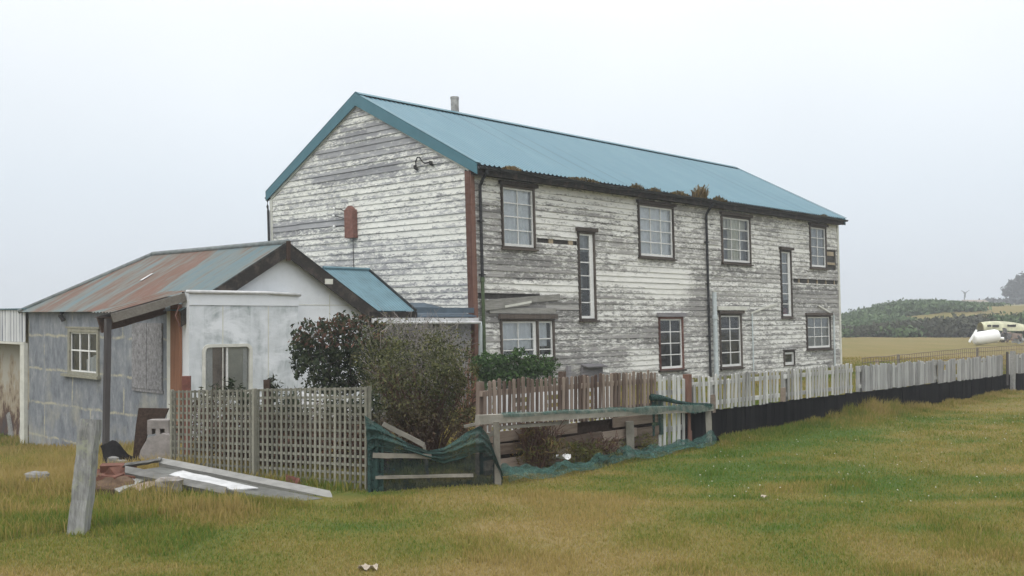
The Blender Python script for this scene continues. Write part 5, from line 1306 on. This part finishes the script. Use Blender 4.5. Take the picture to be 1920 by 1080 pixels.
shrub('dry_weed_clump', 'tall red-brown dry weed clump behind the low rail fence', blobs_px([(1005, 838, 44, 40, 11.72), (985, 852, 35, 28, 11.65), (1040, 850, 35, 28, 11.85), (1000, 815, 26, 24, 11.7)], .1, 5),
      2600, .03, 'weed', 27, gp(1005, 11.72), 90, .34, .62, 'twig_red', part_green, .2, 'weeds', .3)
shrub('yellow_weed_clump', 'yellow-green weed clump beyond the middle rail post', blobs_px([(1110, 846, 45, 24, 12.42), (1150, 842, 30, 18, 12.8), (1210, 832, 26, 18, 13.3), (1085, 852, 30, 18, 12.25)], .1, 6),
      2200, .028, 'weed', 28, gp(1120, 12.45), 60, .35, .36, 'twig_red', lambda P, r: .3 + .7 * r.random(len(P)), .2, 'weeds', .3)

# ------------------------------------------------------------------ far side: gorse, field boundary, tank, wreck, turbine, tree
def mounds(name, label, spots, n_each, size, seed, m='leaf_gorse', wear=None):
    bl = []
    for x, y, rx, ry, h in spots: bl.append(((x, y, G(x, y) + h * .3), (rx, ry, h * .56), rx * h))
    V, F4, A = leafcloud(bl, int(n_each * len(bl)), size, seed, .75, wear); o = link_np(name, V, F4, mat[m], None, A); tag(o, label, 'gorse', kind='stuff')
r = random.Random(12); sp = []
for i in range(70):                                       # gorse on the hillside
    px = r.uniform(1540, 1800); d = r.uniform(92, 135)
    top = np.interp(px, [1540, 1590, 1625, 1665, 1695, 1755, 1800, 1850], [600, 590, 582, 574, 563, 562, 566, 572])
    if px > 1690 and d < 120: continue
    x = (px - 960) / F_PX * d; zt = EYE + (HOR - top) / F_PX * d; h = (zt - G(x, d)) * S((d - 84) / 45) * r.uniform(.82, 1.0)
    sp.append((x, d, r.uniform(2.2, 4.5), 3.5, max(.4, float(h))))
for px, top in ((1560, 592), (1590, 589), (1612, 584), (1638, 578), (1660, 573), (1685, 565), (1703, 561), (1725, 561), (1750, 561), (1772, 565), (1795, 567), (1820, 570), (1845, 573)):
    d = 132; x = (px - 960) / F_PX * d; zt = EYE + (HOR - top) / F_PX * d; sp.append((x, d, 2.6, 3, max(.35, zt - G(x, d))))
mounds('gorse_scrub', 'green gorse scrub covering the hillside beyond the field', sp, 900, .27, 41)
sp = []
for i in range(50):                                       # darker thicket along the field edge
    px = 1545 + 440 * i / 49 + r.uniform(-5, 5); d = r.uniform(84, 90); x = (px - 960) / F_PX * d
    top = np.interp(px, [1545, 1640, 1700, 1760, 1850, 1920, 1990], [612, 607, 600, 592, 588, 583, 580]) + r.uniform(-2, 3)
    zt = EYE + (HOR - top) / F_PX * d; sp.append((x, d, r.uniform(1.2, 2.2), 2, max(.6, zt - G(x, d))))
mounds('gorse_thicket', 'dark gorse thicket along the far edge of the field', sp, 700, .20, 42, 'leaf_gorse', lambda P, r: (vnoise(P[:, 0], P[:, 1], 4, 51) > .55) * .9)
sp = []
for i in range(26):
    px = r.uniform(1850, 2060); d = r.uniform(225, 250); x = (px - 960) / F_PX * d; top = np.interp(px, [1850, 1880, 1900, 2060], [562, 556, 553, 548])
    zt = EYE + (HOR - top) / F_PX * d; sp.append((x, d, r.uniform(2, 4), 3, max(1, zt - G(x, d))))
mounds('far_scrub', 'dim scrub on the skyline under the far tree', sp, 200, .6, 43, 'leaf_grey')
d = 240; x = (1912 - 960) / F_PX * d; ft = thing('far_tree', 'dark wind-shaped tree on the misty skyline', 'tree', (x, d, G(x, d)))
V, F4, A = leafcloud([(tuple(D(px, py, d)), (rx * d / F_PX, rx * d / F_PX, ry * d / F_PX), rx * ry) for px, py, rx, ry in ((1892, 546, 11, 9), (1905, 538, 14, 13), (1922, 528, 16, 14), (1945, 522, 20, 16), (1915, 548, 22, 10), (1940, 545, 26, 16))], 5200, .5, 44, .5)
link_np('crown', V, F4, mat['leaf_grey'], ft, A)
mb = MB(); c = D(1915, 560, d); mb.tube([(x, d, G(x, d) - .3), (x, d, c.z), tuple(D(1910, 542, d))], [.35, .28, .12], 7); mb.tube([(x, d, c.z - .3), tuple(D(1935, 535, d))], [.25, .1], 6); mb.link('trunk', mat['bark'], ft)
d = 300; b = D(1808, 569, d); wt_ = thing('wind_turbine', 'small pale wind turbine on the far skyline', 'wind turbine', (b.x, d, G(b.x, d)))
hub = D(1808.5, 549, d); k = d / F_PX
mb = MB(); mb.tube([(b.x, d, G(b.x, d) - .5), (hub.x, d, hub.z)], [1.5 * k, .9 * k], 8); mb.link('tower', mat['steel_grey'], wt_)
mb = MB(); mb.tube([(hub.x, d - .5, hub.z), (hub.x, d + .5, hub.z)], 1.0 * k, 8); mb.link('hub', mat['steel_grey'], wt_)
for a in (32, 152, 270):
    e = Vector((math.cos(math.radians(a)), 0, math.sin(math.radians(a)))) * 9 * k
    mb = MB(); mb.beam((hub.x, d - .6, hub.z), (hub.x + e.x, d - .6, hub.z + e.z), 1.5 * k, .2, (0, 1, 0), w2=.7 * k, h2=.1); mb.link('blade', mat['steel_grey'], wt_)
d = 230; b = D(1834, 568, d); fb = thing('far_roof', 'low brownish building on the skyline beside the wind turbine', 'building', (b.x, d, G(b.x, d)))
mb = MB(); mb.box(b.x - 2.4, b.x + 2.2, d, d + 4, G(b.x, d) - .5, D(1834, 566, d).z); mb.link('wall', mat['cement'], fb)
mb = MB(); zt = D(1834, 566, d).z; zr = D(1834, 562, d).z; mb.add([(b.x - 2.6, d - .3, zt), (b.x + 2.4, d - .3, zt), (b.x + 2.4, d + 2, zr), (b.x - 2.6, d + 2, zr), (b.x - 2.6, d + 4.3, zt), (b.x + 2.4, d + 4.3, zt)], [(0, 1, 2, 3), (3, 2, 5, 4), (0, 3, 4), (1, 5, 2)]); mb.link('roof', mat['plank_brown'], fb)
# white tank lying on the field
ta, tb = D(1826, 636, 61), D(1872, 629, 61); tk = thing('white_tank', 'white cylindrical tank lying on its side in the far field', 'tank', (ta.x, 61, G(ta.x, 61)), 0)
ax = (tb - ta); L = ax.length; mb = MB(); rr = .40
prof = [(-.02, .12), (.0, .30), (.1, .37), (.35, rr), (1.2, rr), (L - .15, rr * .98), (L - .03, rr * .85), (L + .03, .2)]
mb.tube([ta + ax.normalized() * p for p, _ in prof], [q for _, q in prof], 18); mb.link('shell', mat['tank'], tk, True)
mb = MB(); mb.tube([tb + ax.normalized() * .1 - Vector((0, 0, .2)), tb + ax.normalized() * .32 - Vector((0, 0, .24))], .09, 8); mb.link('outlet', mat['tank'], tk)
sl = thing('white_prop', 'narrow white board slanting up beside the fallen tank', 'board', D(1818, 641, 60.5)); mb = MB(); mb.beam(D(1817, 640, 60.5) - Vector((0, 0, .05)), D(1831, 619, 61.2), .12, .05, (0, 1, 0)); mb.link('board', mat['sash'], sl)
# wrecked hull on a scrap heap
hd = 68; wr = thing('boat_wreck', 'cream upturned boat hull with dark holes on the scrap heap', 'wreck', D(1880, 630, hd))
mb = MB(); a, b = D(1838, 612, hd), D(1935, 614, hd); LB_ = (b - a)
def hull(u, v):
    c = a + LB_ * u; wv = .9 * math.sin(math.pi * min(1, .12 + u * .95)) ** .6; t = math.pi * v
    hz = .42 * (math.sin(math.pi * min(1, .25 + .7 * u)) ** .5)
    return (c.x, c.y - wv * math.cos(t), c.z - .25 + hz * 1.5 * math.sin(t) ** .8)
mb.grid(hull, 26, 12); hl = mb.link('hull', mat['hull'], wr, True)
mb = MB()
for px, py, w in ((1855, 611, .13), (1867, 611, .22), (1897, 610.5, .28)): c = D(px, py, hd - .85); mb.beam((c.x - w, c.y, c.z), (c.x + w, c.y + .01, c.z), .06, .14, (0, 0, 1), 4, .015)
mb.link('hole', mat['iron'], hl)
r = random.Random(4)
for i, lab in enumerate(('dark scrap plate at the near end of the heap under the hull', 'brown crate wreckage beneath the middle of the cream hull', 'pale bent sheet on the scrap heap under the hull', 'dark machine frame at the outer end of the scrap heap')):
    c = D(1882 + 13 * i, 631 + r.uniform(-2, 2), 63.5 + r.uniform(-.5, .5)); t = thing('scrap_piece', lab, 'scrap', (c.x, c.y, G(c.x, c.y)), 0, 'scrap heaped under the wrecked hull'); mb = MB()
    for k in range(5):
        p = c + Vector((r.uniform(-.3, .3), r.uniform(-.3, .3), r.uniform(-.35, .2))); q = p + Vector((r.uniform(-.5, .5), r.uniform(-.3, .3), r.uniform(-.2, .4))); mb.beam(p, q, r.uniform(.1, .35), r.uniform(.04, .2), (0, 1, 0), 2, .03)
    mb.link('scrap', mat[('junk', 'junk_pink', 'steel_pale', 'junk')[i]], t)
# wire fence across the field
wfz = thing('wire_fence', 'rusty wire mesh fence just behind the greyed white pickets', 'fence', fence_pt(1800, 1.2), TH)
A_, B_ = wof(1690) + .9, wof(2100) + 1.2; hh = lambda w: .93 + .06 * S((w - A_) / 6)
mb = MB(Tf)
for f in (.2, .35, .5, .65, .78, .9, 1.0): mb.tube([(w, 1.2, hh(w) * f + .008 * math.sin(w * 5)) for w in np.linspace(A_, B_, 30)], .007, 4)
w = A_
while w < B_: mb.tube([(w, 1.2, .05), (w + .01, 1.2, hh(w))], .006, 4); w += .13
mb.link('mesh', mat['wire'], wfz)
for px in (1757, 1905, 2090): w = wof(px) + 1; mb = MB(Tf); mb.beam((w, 1.23, -.2), (w, 1.23, hh(w) + .02), .045, .045, (0, 1, 0)); mb.link('post', mat['rail_wood'], wfz)
st_ = fence_pt(1644, 2.0); sk = thing('marker_stake', 'orange-tan stake standing behind the white pickets', 'stake', (st_.x, st_.y, 0)); mb = MB(); mb.beam((st_.x, st_.y, -.1), (st_.x, st_.y, EYE + (HOR - 674) / F_PX * st_.y), .06, .04, (0, 1, 0)); mb.link('stake', mat['stud'], sk)

# ------------------------------------------------------------------ sea mist
hz = MB(); hz.box(-420, 420, -120, 420, -3, 16.5)
m = bpy.data.materials.new('mist'); m.use_nodes = True; nt = m.node_tree; nt.nodes.remove(nt.nodes['Principled BSDF'])
pv = nt.nodes.new('ShaderNodeVolumePrincipled'); pv.inputs['Density'].default_value = .0018; pv.inputs['Color'].default_value = (.90, .925, .95, 1); pv.inputs['Anisotropy'].default_value = .1
nt.links.new(pv.outputs[0], nt.nodes['Material Output'].inputs['Volume'])
h_ = hz.link('haze', m); tag(h_, kind='stuff', label='thin pale sea mist filling the air', cat='haze')
